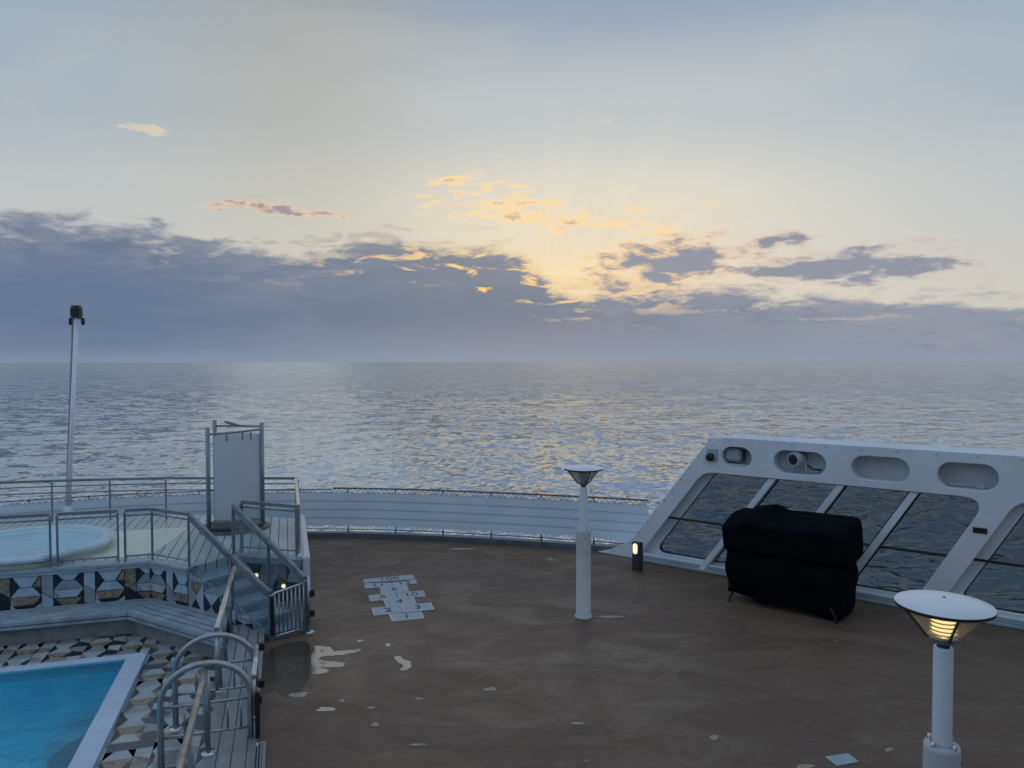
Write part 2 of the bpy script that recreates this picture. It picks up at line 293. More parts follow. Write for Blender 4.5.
# ------------------------------------------------------------------ mesh helpers
class MB:
    def __init__(s): s.v = []; s.f = []; s.mi = []; s.sm = []
    def add(s, verts, faces, mi=0, smooth=False):
        o = len(s.v); s.v += [Vector(v) for v in verts]
        for f in faces: s.f.append([o + i for i in f]); s.mi.append(mi); s.sm.append(smooth)
        return s
    def box(s, x0, x1, y0, y1, z0, z1, mat=None, mi=0):
        vs = [Vector((x, y, z)) for z in (z0, z1) for (x, y) in ((x0, y0), (x1, y0), (x1, y1), (x0, y1))]
        if mat: vs = [mat @ v for v in vs]
        return s.add(vs, [(3, 2, 1, 0), (4, 5, 6, 7), (0, 1, 5, 4), (1, 2, 6, 5), (2, 3, 7, 6), (3, 0, 4, 7)], mi)
    def prism(s, pts, z0, z1, mi=0, side_mi=None, mat=None):
        n = len(pts); pts = [Vector((p[0], p[1], 0)) for p in pts]
        area = sum(pts[i].x * pts[(i + 1) % n].y - pts[(i + 1) % n].x * pts[i].y for i in range(n))
        if area < 0: pts.reverse()
        vs = [Vector((p.x, p.y, z0)) for p in pts] + [Vector((p.x, p.y, z1)) for p in pts]
        if mat: vs = [mat @ v for v in vs]
        tri = tessellate_polygon([pts])
        def up(t):
            a, b, c = (pts[i] for i in t); return t if (b - a).cross(c - a).z > 0 else (t[0], t[2], t[1])
        tri = [up(t) for t in tri]
        s.add(vs, [tuple(n + i for i in t) for t in tri] + [tuple(reversed(t)) for t in tri], mi)
        o = len(s.v) - 2 * n
        for i in range(n):
            j = (i + 1) % n; s.f.append([o + i, o + j, o + n + j, o + n + i]); s.mi.append(mi if side_mi is None else side_mi); s.sm.append(False)
        return s
    def beam(s, p, q, w, h, up=(0, 0, 1), mi=0):
        p, q = Vector(p), Vector(q); d = (q - p).normalized(); up = Vector(up)
        if abs(d.dot(up)) > 0.98: up = Vector((C_, S_, 0))
        x = d.cross(up).normalized(); y = x.cross(d).normalized()
        vs = [e + x * sx * w / 2 + y * sy * h / 2 for e in (p, q) for (sx, sy) in ((-1, -1), (1, -1), (1, 1), (-1, 1))]
        return s.add(vs, [(3, 2, 1, 0), (4, 5, 6, 7), (0, 1, 5, 4), (1, 2, 6, 5), (2, 3, 7, 6), (3, 0, 4, 7)], mi)
    def tube(s, pts, r, n=10, closed=False, mi=0):
        pts = [Vector(p) for p in pts]; m = len(pts); rs = r if isinstance(r, (list, tuple)) else [r] * m
        tang = []
        for i in range(m):
            if closed: t = pts[(i + 1) % m] - pts[i - 1]
            else: t = pts[min(i + 1, m - 1)] - pts[max(i - 1, 0)]
            tang.append(t.normalized())
        ref = Vector((0, 0, 1)) if abs(tang[0].z) < 0.9 else Vector((1, 0, 0))
        x = tang[0].cross(ref).normalized(); vs = []
        for i in range(m):
            t = tang[i]; x = (x - t * x.dot(t)).normalized(); y = t.cross(x)
            for k in range(n):
                a = 2 * math.pi * k / n; vs.append(pts[i] + (x * math.cos(a) + y * math.sin(a)) * rs[i])
        fs = []
        for i in range(m if closed else m - 1):
            j = (i + 1) % m
            for k in range(n): fs.append((i * n + k, i * n + (k + 1) % n, j * n + (k + 1) % n, j * n + k))
        s.add(vs, fs, mi, True)
        if not closed:
            o = len(s.v) - len(vs)
            s.f.append([o + k for k in reversed(range(n))]); s.mi.append(mi); s.sm.append(False)
            s.f.append([o + (m - 1) * n + k for k in range(n)]); s.mi.append(mi); s.sm.append(False)
        return s
    def lathe(s, prof, c=(0, 0, 0), n=32, mi=0, smooth=True):
        c = Vector(c); vs = []; m = len(prof)
        for (r, z) in prof:
            for k in range(n):
                a = 2 * math.pi * k / n; vs.append(c + Vector((r * math.cos(a), r * math.sin(a), z)))
        fs = [(i * n + k, i * n + (k + 1) % n, (i + 1) * n + (k + 1) % n, (i + 1) * n + k) for i in range(m - 1) for k in range(n)]
        return s.add(vs, fs, mi, smooth)
    def build(s, name, mats, parent=None, space='world', bevel=0.0):
        me = bpy.data.meshes.new(name)
        mats = mats if isinstance(mats, list) else [mats]
        vs = s.v
        o = bpy.data.objects.new(name, me); COL.objects.link(o)
        if parent is not None:
            o.parent = parent
            if space == 'world':
                r = parent; Mx = Matrix.Identity(4)
                while r is not None:
                    Mx = Matrix.LocRotScale(r.location, r.rotation_euler, r.scale) @ Mx; r = r.parent
                inv = Mx.inverted(); vs = [inv @ v for v in vs]
        elif space == 'world' and vs:
            # put the origin at the base centre
            xs = [v.x for v in vs]; ys = [v.y for v in vs]; zs = [v.z for v in vs]
            c = Vector(((min(xs) + max(xs)) / 2, (min(ys) + max(ys)) / 2, min(zs))); o.location = c; vs = [v - c for v in vs]
        me.from_pydata([tuple(v) for v in vs], [], s.f)
        for m in mats: me.materials.append(m)
        for p, i, sm in zip(me.polygons, s.mi, s.sm): p.material_index = i; p.use_smooth = sm
        me.validate(); me.update()
        if bevel:
            bm = bmesh.new(); bm.from_mesh(me)
            bmesh.ops.remove_doubles(bm, verts=bm.verts, dist=1e-5)
            es = [e for e in bm.edges if len(e.link_faces) == 2 and e.calc_face_angle(0) > 0.5]
            bmesh.ops.bevel(bm, geom=es, offset=bevel, segments=2, affect='EDGES', clamp_overlap=True)
            bm.to_mesh(me); bm.free()
        return o

def tag(o, label=None, cat=None, group=None, kind=None):
    if label: o['label'] = label
    if cat: o['category'] = cat
    if group: o['group'] = group
    if kind: o['kind'] = kind
    return o
def thing(name, label, cat, loc=(0, 0, 0), rz=0, group=None):
    o = bpy.data.objects.new(name, None); COL.objects.link(o); o.location = loc; o.rotation_euler = (0, 0, rz)
    o.empty_display_size = 0.2
    return tag(o, label, cat, group)
def dup(root, loc, rz, label):
    r = root.copy(); COL.objects.link(r); r.location = loc; r.rotation_euler = (0, 0, rz); r['label'] = label
    for ch in list(root.children):
        c = ch.copy(); COL.objects.link(c); c.parent = r
        for g in ch.children:
            d = g.copy(); COL.objects.link(d); d.parent = c
    return r
def struct(o): o['kind'] = 'structure'; return o
def sxy(pts): return [S(a, b).xy for a, b in pts]

# ------------------------------------------------------------------ sea
SEA = -18.0; HS = CAM.z - SEA
def make_sea():
    dens = np.linspace(R(-41), R(41), 1050)
    rest = np.linspace(R(41), R(319), 130)[1:-1]
    ang = np.concatenate([dens, rest]); na = len(ang)
    inv = np.linspace(1 / 62.0, 1 / 6000.0, 800); rr = np.concatenate([1 / np.linspace(1 / 12.0, 1 / 62.5, 60), 1 / inv])
    rr = np.concatenate([rr, [8000, 12000, 18000, 30000, 60000]]); nr = len(rr)
    A, RR = np.meshgrid(ang, rr)
    X = RR * np.sin(A); Y = RR * np.cos(A)
    spacing = np.gradient(rr)[:, None] * np.ones((1, na))
    Z = np.zeros_like(X)
    rng = np.random.RandomState(3)
    wind = R(-75)
    NW = 84
    for i in range(NW):
        lam = 1.5 * (55 / 1.5) ** (i / (NW - 1.0)) * (0.9 + 0.2 * rng.rand())
        th = wind + rng.randn() * (0.75 if lam < 12 else 0.5)
        k = 2 * math.pi / lam; steep = 0.060 if lam < 5 else (0.024 if lam < 28 else 0.010)
        amp = steep / k; ph = rng.rand() * 6.28
        w = np.clip((lam / spacing - 2.5) / 2.0, 0, 1)
        arg = k * (X * math.cos(th) + Y * math.sin(th)) + ph
        patch = 0.75 + 0.5 * np.sin(X / 37.0 + i) * np.sin(Y / 53.0 + 2 * i)
        wv = np.sin(arg) if i % 2 else (1.27 - 2.0 * np.abs(np.sin(arg / 2)))
        Z += w * amp * patch * wv
    me = bpy.data.meshes.new('sea')
    V = np.stack([X, Y, Z + SEA], -1).reshape(-1, 3).astype(np.float32)
    idx = np.arange(nr * na).reshape(nr, na); nx = np.roll(idx, -1, axis=1)
    q = np.stack([idx[:-1], idx[1:], nx[1:], nx[:-1]], -1).reshape(-1, 4)
    me.vertices.add(len(V)); me.vertices.foreach_set('co', V.ravel())
    me.loops.add(q.size); me.loops.foreach_set('vertex_index', q.ravel().astype(np.int32))
    me.polygons.add(len(q)); me.polygons.foreach_set('loop_start', np.arange(0, q.size, 4, dtype=np.int32)); me.polygons.foreach_set('loop_total', np.full(len(q), 4, np.int32))
    me.polygons.foreach_set('use_smooth', np.ones(len(q), bool))
    me.update(calc_edges=True)
    if me.polygons[5].normal.z < 0: me.flip_normals()
    me.materials.append(M['sea'])
    o = bpy.data.objects.new('sea', me); COL.objects.link(o); struct(o)
make_sea()

# ------------------------------------------------------------------ decks
CC = (-3.63, 5.28)
def arc(Rr, a0, a1, n):  # angle from +b axis toward +a
    return [(CC[0] + Rr * math.sin(t), CC[1] + Rr * math.cos(t)) for t in [R(a0 + (a1 - a0) * i / (n - 1)) for i in range(n)]]
# glass screen line (vertical plane)
Q0 = Vector((3.83, 15.08, 0)); D = Vector((0.79, -0.61, 0)).normalized(); N = Vector((-D.y, D.x, 0))
WM = Matrix(((D.x, 0, N.x, Q0.x), (D.y, 0, N.y, Q0.y), (0, 1, 0, 0), (0, 0, 0, 1)))  # local (s, z, outward)
def W(px, py, off=0.0):
    d = ray(px, py); p0 = Q0 + N * off; t = (p0 - CAM).dot(N) / d.dot(N); p = CAM + d * t
    return ((p - Q0).dot(D), p.z)
def Wp(s, z, off=0.0): return Q0 + D * s + N * off + Vector((0, 0, z))

E0 = toS(Wp(-1.2, 0, 0.6)); E1 = toS(Wp(16, 0, 0.6))
outline = arc(14.27, -75, 28, 40) + [(CC[0] + (14.27 + 0.55 * ((t - 28) / 20) ** 2) * math.sin(R(t)), CC[1] + (14.27 + 0.55 * ((t - 28) / 20) ** 2) * math.cos(R(t))) for t in (31, 34, 37, 40, 43, 46, 49)] + [E0, E1]
back = [(E1[0], -8), (-0.36, -8)]
deckpoly = outline + back + [(-0.36, 12.3), (-0.9, 13.0), (-0.9, 14.3), (-17.4, 14.3)]
MB().prism(sxy(deckpoly), -0.35, 0.0).build('deck', M['deck'])
struct(bpy.data.objects['deck'])
hullpoly = outline + [(E1[0], -8), (-17.4, -8)]
sup = thing('shade_superstructure', 'unseen white deck house added behind the pool deck to shade it', 'deck house', (2, -4, 0))  # out-of-view block added to keep sky light off the deck
mb = MB(); mb.box(-22, 9, -9, -3.0, 0.002, 7.0); mb.box(9.002, 21, -9, 3.5, 0.002, 7.5); mb.build('shade_house_wall', M['hull'], sup)
struct(MB().prism(sxy(hullpoly), SEA - 3, -2.6).build('ship_hull', M['hull']))

ZP = 0.84; ZF = -0.2; ZS = 0.10
C0 = (-2.3, 14.1); C1 = (-1.6, 13.4); C2 = (-0.96, 14.04); C3 = (0.24, 13.4)
SL = (-0.27, 11.9); SR = (0.26, 12.12)
backedge = [(0.24, 17.0), (-2.5, 18.25), (-5, 19.0), (-9, 19.1), (-14, 17.0), (-17, 14.1)]
platpoly = [(-17, 14.1), C0, C1, C2, C3] + backedge[:-1]
struct(MB().prism(sxy(platpoly), 0.0, ZP).build('raised_deck', M['platdeck']))
# walkway of planks
struct(MB().prism(sxy([(-0.88, -8), (-0.36, -8), (-0.36, 12.05), (-0.88, 12.6)]), -0.35, ZS).build('walkway', M['strip']))
# landing in the corner beside the stairs
struct(MB().prism(sxy([SR, (0.23, 13.35), (-0.9, 13.95)]), 0.004, ZS - 0.02).build('landing', M['strip']))

# ---- mosaic pattern
TM = ['t_light', 't_grey', 't_white', 't_tan', 't_black', 't_slate']
def mosaic(u0, u1, v0, v1, hw=0.36, cw=0.17, h=0.5, seed=1, shiftrow=True, dark=4, fl_=False):
    rnd = random.Random(seed); faces = []
    per = hw + cw; i0 = int(math.floor(u0 / per)) - 1; i1 = int(math.ceil(u1 / per)) + 1
    for i in range(i0, i1):
        x = i * per; sh = (0.30 if (i % 2) else 0.20) if shiftrow else 0.0
        j0 = int(math.floor((v0 - sh) / h)) - 1; j1 = int(math.ceil((v1 - sh) / h)) + 1
        for j in range(j0, j1):
            y = j * h + sh; xm = x + hw; k = hw * 0.28
            a = [(x, y + h / 2), (x + k, y + h), (xm - k, y + h), (xm, y + h / 2)]
            b = [(x, y + h / 2), (xm, y + h / 2), (xm - k, y), (x + k, y)]
            if (i + j) % 2: ca, cb = 1, 0
            else: ca, cb = 0, 3
            if rnd.random() < 0.3: ca = 2
            if rnd.random() < (0.12 if fl_ else 0.30): cb = dark
            faces += [(a, ca), (b, cb)]
            cc = [dark, dark, 0, dark] if (i % 2) else [dark, dark, 3, dark]
            rnd.shuffle(cc)
            if fl_: cc = [rnd.choice([dark, dark, 4, 4, 3]) for _ in range(4)]
            if fl_ and rnd.random() < 0.25: a, b = [(x, y + h), (xm, y + h), (xm, y + h / 2), (x, y + h / 2)], [(x, y + h / 2), (xm, y + h / 2), (xm - k, y), (x + k, y)]; faces[-2:] = [(a, ca), (b, cb)]; cc[2:] = cc[:2]
            faces += [([(x, y), (x + k, y), (x, y + h / 2)], cc[0]), ([(xm - k, y), (xm, y), (xm, y + h / 2)], cc[1]),
                      ([(x, y + h / 2), (x + k, y + h), (x, y + h)], cc[2]), ([(xm, y + h / 2), (xm, y + h), (xm - k, y + h)], cc[3])]
            xn = x + per
            q1 = [(xm, y), (xn, y), (xn, y + h * 0.35), (xm, y + h * 0.6)]; q2 = [(xm, y + h * 0.6), (xn, y + h * 0.35), (xn, y + h), (xm, y + h)]
            faces += [(q1, rnd.choice([1, 4, 3, dark] if fl_ else [1, 3, dark, dark])), (q2, rnd.choice([1, 2, 0, dark] if fl_ else [1, 0, dark, dark]))]
    return faces
def clip(poly, lo, hi, ax):
    for lim, sg in ((lo, 1), (hi, -1)):
        res = []
        for i in range(len(poly)):
            p, q = poly[i], poly[(i + 1) % len(poly)]
            dp, dq = (p[ax] - lim) * sg, (q[ax] - lim) * sg
            if dp >= 0: res.append(p)
            if dp * dq < 0:
                t = dp / (dp - dq); res.append((p[0] + (q[0] - p[0]) * t, p[1] + (q[1] - p[1]) * t))
        poly = res
        if len(poly) < 3: return []
    return poly
def mosaic_mesh(mb, u0, u1, v0, v1, fn, **kw):
    for poly, c in mosaic(u0, u1, v0, v1, **kw):
        p = clip(clip(poly, u0, u1, 0), v0, v1, 1)
        if len(p) >= 3:
            ar = abs(sum(p[i][0] * p[(i + 1) % len(p)][1] - p[(i + 1) % len(p)][0] * p[i][1] for i in range(len(p))))
            if ar > 1e-5: mb.add([fn(*q) for q in p], [tuple(range(len(p)))], c)
MATS_T = [M[k] for k in TM]
M['f_light'] = simple('floor_tile_pale', (0.35, 0.40, 0.42), 0.35, var=0.14, scale=7)
M['f_grey'] = simple('floor_tile_grey', (0.26, 0.28, 0.28), 0.35, var=0.14, scale=7)
M['f_white'] = simple('floor_tile_white', (0.42, 0.44, 0.43), 0.35, var=0.12, scale=7)
MATS_F = [M['f_light'], M['f_grey'], M['f_white'], M['t_tan'], M['t_black'], M['t_slate']]

# pool surround floor (mosaic)
PA, PB = -2.33, 12.15          # inner corner of the pool
fl = MB()
mosaic_mesh(fl, PA + 0.24, -0.88, -8, 14.1, lambda u, v: S(u, v, ZF), hw=0.33, cw=0.18, h=0.40, seed=4, dark=5, fl_=True)
mosaic_mesh(fl, -17, PA + 0.24, PB + 0.17, 14.1, lambda u, v: S(u, v, ZF), hw=0.33, cw=0.18, h=0.40, seed=5, dark=4, fl_=True)
struct(fl.build('pool_floor', MATS_F))

def wall_motif(mb, u0, u1, z0, z1, fn):
    H = z1 - z0; hw, cw = 0.45, 0.18; per = hw + cw
    def put(poly, c, off=0.003):
        p = clip(clip([(u, z0 + v * H) for u, v in poly], u0, u1, 0), z0, z1, 1)
        if len(p) >= 3: mb.add([fn(u, v, off) for u, v in p], [tuple(range(len(p)))], c)
    mb.add([fn(u0, z0, 0), fn(u1, z0, 0), fn(u1, z1, 0), fn(u0, z1, 0)], [(0, 1, 2, 3)], 4)
    k0 = int(math.floor(u0 / per)) - 1
    for k in range(k0, int(math.ceil(u1 / per)) + 1):
        x = k * per; odd = k % 2; d = -0.13 if odd else 0.0; g = 0.008
        put([(x + 0.02, 1.3), (x + 0.43, 1.3), (x + 0.40, 1.0 + d * 0.4), (x + 0.30, 0.80 + d), (x + 0.15, 0.80 + d), (x + 0.05, 1.0 + d * 0.4)], 0)
        put([(x + 0.33, 0.80 + d), (x + 0.44, 1.0), (x + 0.44, 0.80 + d)], 3 if odd else 4)
        put([(x + 0.12, 0.78 + d), (x + 0.33, 0.78 + d), (x + hw - 0.004, 0.53 + d), (x + 0.004, 0.53 + d)], 0 if odd else 1)
        put([(x + 0.004, 0.515 + d), (x + hw - 0.004, 0.515 + d), (x + 0.35, 0.28 + d), (x + 0.10, 0.28 + d)], 3 if odd else 0)
        put([(x + 0.004, 0.50 + d), (x + 0.09, 0.28 + d), (x + 0.004, 0.28 + d)], 1)
        if not odd: put([(x + 0.03, 0.25), (x + 0.42, 0.25), (x + 0.32, 0.02), (x + 0.14, 0.02)], 3)
        else: put([(x + 0.28, -0.02), (x + hw, 0.18), (x + hw, -0.02)], 0); put([(x, 0.18), (x + 0.12, -0.02), (x, -0.02)], 2)
        m3 = k % 3
        ca, cb = ((0, 1), (3, 4), (1, 0))[m3]
        put([(x + hw + g, 0.62 + d), (x + per - g, 0.40 + d), (x + per - g, 1.1), (x + hw + g, 1.1)], ca)
        put([(x + hw + g, 0.60 + d), (x + per - g, 0.38 + d), (x + per - g, -0.1), (x + hw + g, 0.1 + d)], cb)
# tiled wall under the raised deck
tw = thing('tiled_wall', 'low wall of geometric black, tan and grey tiles above the bench', 'wall', S(-6, 14.08, 0))
mb = MB(); wall_motif(mb, -17, C0[0], 0.17, 0.74, lambda u, v, o: S(u, 14.075 - o, v))
dl = (Vector(SL) - Vector(C0)); ll = dl.length; dn = dl / ll; nn = Vector((dn.y, -dn.x)) if dn.y > 0 else Vector((dn.y, -dn.x))
cham = math.hypot(C1[0] - C0[0], C1[1] - C0[1])
def chf(u, v, o=0.0):
    return S(C0[0] + (C1[0] - C0[0]) / cham * u - 0.017 - o * 0.7, C0[1] + (C1[1] - C0[1]) / cham * u - 0.017 - o * 0.7, v)
wall_motif(mb, 0, cham, 0.17, 0.74, chf)
mb.build('tile_facing', MATS_T, tw)
lp = MB()
def lipseg(p, q, z0, z1, w, out=0.05):
    p, q = Vector(p), Vector(q); d = (q - p).normalized(); n = Vector((d.y, -d.x))
    lp.prism([S(*v).xy for v in (p + n * out, q + n * out, q - n * w, p - n * w)], z0, z1)
for (z0, z1, o) in ((0.74, 0.785, 0.05), (0.792, 0.843, 0.055)):
    lipseg((-17, 14.1), (C0[0], 14.1), z0, z1, 0.25, o); 
    lipseg(C0, C1, z0, z1, 0.2, o)
lp.build('plank_edge', M['lip'], tw)

# stairs
st = thing('deck_stairs', 'planked steps between glass sides, leading down from the raised pool deck', 'stairs', S(-0.8, 13, 0))
def lerp2(p, q, t): return (p[0] + (q[0] - p[0]) * t, p[1] + (q[1] - p[1]) * t)
zs = [0.84, 0.69, 0.545, 0.40, 0.25]
NST = 5
for k in range(1, NST):
    t0, t1 = (k - 1) / NST, k / NST + 0.02
    l0, l1 = lerp2(C1, SL, t0), lerp2(C1, SL, t1); r0, r1 = lerp2(C2, SR, t0), lerp2(C2, SR, t1)
    m_ = MB(); m_.prism(sxy([l0, l1, r1, r0]), 0.0, zs[k] - 0.05)
    m_.build('riser', M['tread'], st)
    m_ = MB()
    for j in range(4):
        ta, tb = t0 + (t1 - t0) * (j / 4 + 0.01), t0 + (t1 - t0) * ((j + 1) / 4 - 0.03)
        ex = 0.02
        m_.prism(sxy([lerp2(C1, SL, ta), lerp2(C1, SL, tb), lerp2(C2, SR, tb), lerp2(C2, SR, ta)]), zs[k] - 0.048, zs[k])
    m_.build('tread', M['lip'], st)
m_ = MB(); m_.prism(sxy([lerp2(C1, SL, 0.8), SL, SR, lerp2(C2, SR, 0.8)]), 0.004, ZS).build('tread', M['tread'], st)
# stepped tile side next to the bench
m_ = MB(); rnd = random.Random(5)
e = (Vector(SL) - Vector(C1)).normalized(); en = Vector((e.y, -e.x)) * 0.012
for k in range(1, NST):
    p0 = Vector(lerp2(C1, SL, (k - 1) / NST)) + en; p1 = Vector(lerp2(C1, SL, k / NST)) + en
    z0, z1 = 0.1, zs[k] - 0.05
    pm = (p0 + p1) / 2; zm = (z0 + z1) / 2
    A, B_, Cc, Dd, E = S(*p0, z0), S(*p1, z0), S(*p1, z1), S(*p0, z1), S(*pm, zm)
    cols = [4, 0, 3, 1] if k % 2 else [1, 4, 0, 4]
    for tri, c in (((A, B_, E), cols[0]), ((B_, Cc, E), cols[1]), ((Cc, Dd, E), cols[2]), ((Dd, A, E), cols[3])): m_.add(tri, [(0, 1, 2)], c)
m_.build('side_tiles', MATS_T, st)

# tiled wall on the starboard side of the stairs, with two lamps in it
tw2 = thing('tiled_wall', 'short tiled wall beside the stairs with small round lamps in it', 'wall', S(-0.3, 13.7, 0))
vl = Vector(C3) - Vector(C2); le = vl.length; vl = vl / le; vn = Vector((vl.y, -vl.x))
mb = MB(); mosaic_mesh(mb, 0, le, 0.08, 0.74, lambda u, v: S(*(Vector(C2) + vl * u + vn * 0.015), v), hw=0.36, cw=0.17, h=0.46, seed=21)
mb.build('tile_facing', MATS_T, tw2)
lp = MB(); lipseg(C2, C3, 0.74, 0.845, 0.2, 0.05); lp.build('plank_edge', M['lip'], tw2)
for k, (u, z, lab) in enumerate(((0.5, 0.52, 'small round step lamp, higher one on the tiled wall beside the stairs'), (1.02, 0.36, 'small step lamp, lower one on the tiled wall behind the barred gate'))):
    c = S(*(Vector(C2) + vl * u + vn * 0.03), z); n3 = Vector((*(S(*vn)).xy, 0)).normalized()
    t = thing('step_lamp', lab, 'lamp', c, 0, 'step lamps beside the stairs')
    MB().tube([c - n3 * 0.012, c + n3 * 0.012], 0.055, 16).build('bezel', M['steel'], t)
    MB().tube([c + n3 * 0.012, c + n3 * 0.03], [0.038, 0.03], 16).build('lens', M['lit_w'], t)

# white coaming along the starboard edge of the raised deck
cw = thing('side_coaming', 'white coaming wall along the edge of the raised deck', 'wall', S(0.4, 15, 0))
MB().prism(sxy([(0.243, 13.3), (0.37, 13.3), (0.37, 17.05), (0.243, 17.05)]), 0.0, 0.90).build('coaming_wall', M['coaming'], cw, bevel=0.03)
MB().prism(sxy([(0.16, 13.47), (0.238, 13.42), (0.238, 17.0), (0.16, 17.0)]), ZP + 0.003, 0.885).build('inner_ledge', M['coaming'], cw, bevel=0.012)

# bench
bn = thing('bench', 'long blue-grey planked bench along the tiled wall by the pool', 'bench', S(-3.5, 13.7, ZF))
BZ = 0.2
FI = 0.71; ang8 = math.tan(R(22.5))
inner0 = Vector((C0[0], 14.07)); m2 = MB(); pl = MB()
dd = (Vector(SL) - Vector(C1)).normalized()
for i in range(5):
    o0 = FI * i / 5 + 0.013; o1 = FI * (i + 1) / 5 - 0.013
    def off(o): # offset polyline at distance o, corner mitred, cut at a=-0.93
        nrm = Vector((dd.y, -dd.x)); 
        # line1: b = 14.07 - o ; line2 through C1 + nrm*o direction dd
        bb = 14.07 - o; P = Vector(C1) + nrm * o; t = (bb - P.y) / dd.y; K = P + dd * t
        tt = (-0.93 - P.x) / dd.x; E_ = P + dd * tt
        return K, E_
    K0, E0_ = off(o0); K1, E1_ = off(o1)
    m2.prism(sxy([(-17, 14.07 - o0), K0 + Vector((-0.008, 0)), K1 + Vector((-0.008, 0)), (-17, 14.07 - o1)]), BZ - 0.045, BZ)
    m2.prism(sxy([K0, E0_, E1_, K1]), BZ - 0.045, BZ)
m2.build('seat', M['slat'], bn)
K, E_ = off(FI + 0.02); K2, E2 = off(FI - 0.005)
m3 = MB()
for (z0, z1) in ((0.085, 0.130), (0.147, 0.195)):
    m3.prism(sxy([(-17, 14.07 - FI - 0.02), K + Vector((-0.01, 0)), K2 + Vector((-0.01, 0)), (-17, 14.07 - FI + 0.005)]), z0, z1)
    m3.prism(sxy([K, E_, E2, K2]), z0, z1)
m3.build('front_board', M['slat'], bn)
Kb, Eb = off(FI - 0.008)
m4 = MB(); m4.prism(sxy([(-17, 14.07), (C0[0], 14.07), lerp2(C1, (C1[0] + dd.x, C1[1] + dd.y), (-0.93 - C1[0]) / dd.x), Eb, Kb, (-17, 14.07 - FI + 0.008)]), 0.1, BZ - 0.047); m4.build('sub_frame', M['blackp'], bn)
K3, E3 = off(FI - 0.12)
pl.prism(sxy([(-17, 14.07), (C0[0], 14.07), lerp2(C1, (C1[0] + dd.x, C1[1] + dd.y), ( -0.93 - C1[0]) / dd.x), E3, K3, (-17, 14.07 - FI + 0.12)]), ZF, 0.098)
pl.build('plinth', M['bbase'], bn)

# ------------------------------------------------------------------ pool
po = thing('swimming_pool', 'bright blue rectangular swimming pool with pale coping', 'pool', S(-5, 9, ZF - 1.3))
ZC = -0.13
cp = MB()
cp.prism(sxy([(PA, -8), (PA + 0.26, -8), (PA + 0.26, PB + 0.12), (PA + 0.19, PB + 0.19), (PA, PB + 0.19)]), ZF - 0.1, ZC)
cp.prism(sxy([(-17, PB), (PA, PB), (PA, PB + 0.19), (-17, PB + 0.19)]), ZF - 0.1, ZC)
cp.build('coping', M['coping'], po, bevel=0.012)
bs = MB(); z0, z1 = -1.05, ZF - 0.05
q = [S(-17, -8, 0), S(PA, -8, 0), S(PA, PB, 0), S(-17, PB, 0)]
lo_ = [v + Vector((0, 0, z0)) for v in q]; hi_ = [v + Vector((0, 0, ZC - 0.01)) for v in q]
bs.add(lo_ + hi_, [(0, 1, 2, 3), (0, 4, 5, 1), (1, 5, 6, 2), (2, 6, 7, 3), (3, 7, 4, 0)])
bs.build('basin', M['basin'], po)
MB().add([S(-17, -8, -0.165), S(PA, -8, -0.165), S(PA, PB, -0.165), S(-17, PB, -0.165)], [(0, 1, 2, 3)]).build('water', M['poolwater'], po)
w0 = G(88, 706, -0.24); wa, wb = toS(w0)
MB().prism([(S(wa, wb) + Vector((0.42 * math.cos(t), 0.7 * math.sin(t), 0))).xy for t in [i * math.pi / 8 for i in range(16)]], -1.045, -0.85).build('grey_oval', M['t_grey'], po)  # plain grey oval block on the basin floor

# hot tub
tb = thing('hot_tub', 'octagonal hot tub of pale blue water on the raised deck', 'hot tub', S(-4.55, 15.45, ZP))
def octo(ap, c=(-4.55, 15.45), rnd_=0.0):
    r_ = ap / math.cos(R(22.5)); pts = [Vector((c[0] + r_ * math.cos(R(22.5 + 45 * k)), c[1] + r_ * math.sin(R(22.5 + 45 * k)))) for k in range(8)]
    if not rnd_: return pts
    out_ = []
    for k in range(8):
        p, a_, b_ = pts[k], pts[k - 1], pts[(k + 1) % 8]
        p0 = p + (a_ - p).normalized() * rnd_; p1 = p + (b_ - p).normalized() * rnd_
        for j in range(5):
            t = j / 4; out_.append(p0 * (1 - t) ** 2 + p * 2 * t * (1 - t) + p1 * t * t)
    return out_
def ringm(rings, mats, name, parent, close_bottom=False):
    m_ = MB(); n = len(rings[0][0]); vs = []
    for pts, z in rings: vs += [S(p.x, p.y, z) for p in pts]
    fs = [(i * n + k, i * n + (k + 1) % n, (i + 1) * n + (k + 1) % n, (i + 1) * n + k) for i in range(len(rings) - 1) for k in range(n)]
    m_.add(vs, fs, 0, False)
    if close_bottom: m_.add([S(p.x, p.y, rings[-1][1]) for p in rings[-1][0]], [tuple(range(n))])
    return m_.build(name, mats, parent)
AP = 1.38
ringm([(octo(AP - 0.10, rnd_=0.3), ZP + 0.005), (octo(AP - 0.10, rnd_=0.3), 0.955)], M['tubside'], 'tub_side', tb)
ringm([(octo(AP - 0.10, rnd_=0.3), 0.95), (octo(AP, rnd_=0.35), 0.955), (octo(AP + 0.01, rnd_=0.35), 1.0), (octo(AP - 0.02, rnd_=0.35), 1.035), (octo(AP - 0.17, rnd_=0.4), 1.035), (octo(AP - 0.20, rnd_=0.42), 1.01), (octo(AP - 0.21, rnd_=0.42), 0.9)], M['tubw'], 'rim', tb)
ringm([(octo(AP - 0.205, rnd_=0.42), 1.0), (octo(AP - 0.25, rnd_=0.42), 0.90), (octo(AP - 0.6, rnd_=0.4), 0.865), (octo(AP - 0.65, rnd_=0.3), 0.862)], M['tubin'], 'basin', tb, True)
m_ = MB(); o8 = octo(AP - 0.21, rnd_=0.42); m_.add([S(p.x, p.y, 0.975) for p in o8], [tuple(range(len(o8)))]); m_.build('water', M['tubwater'], tb)
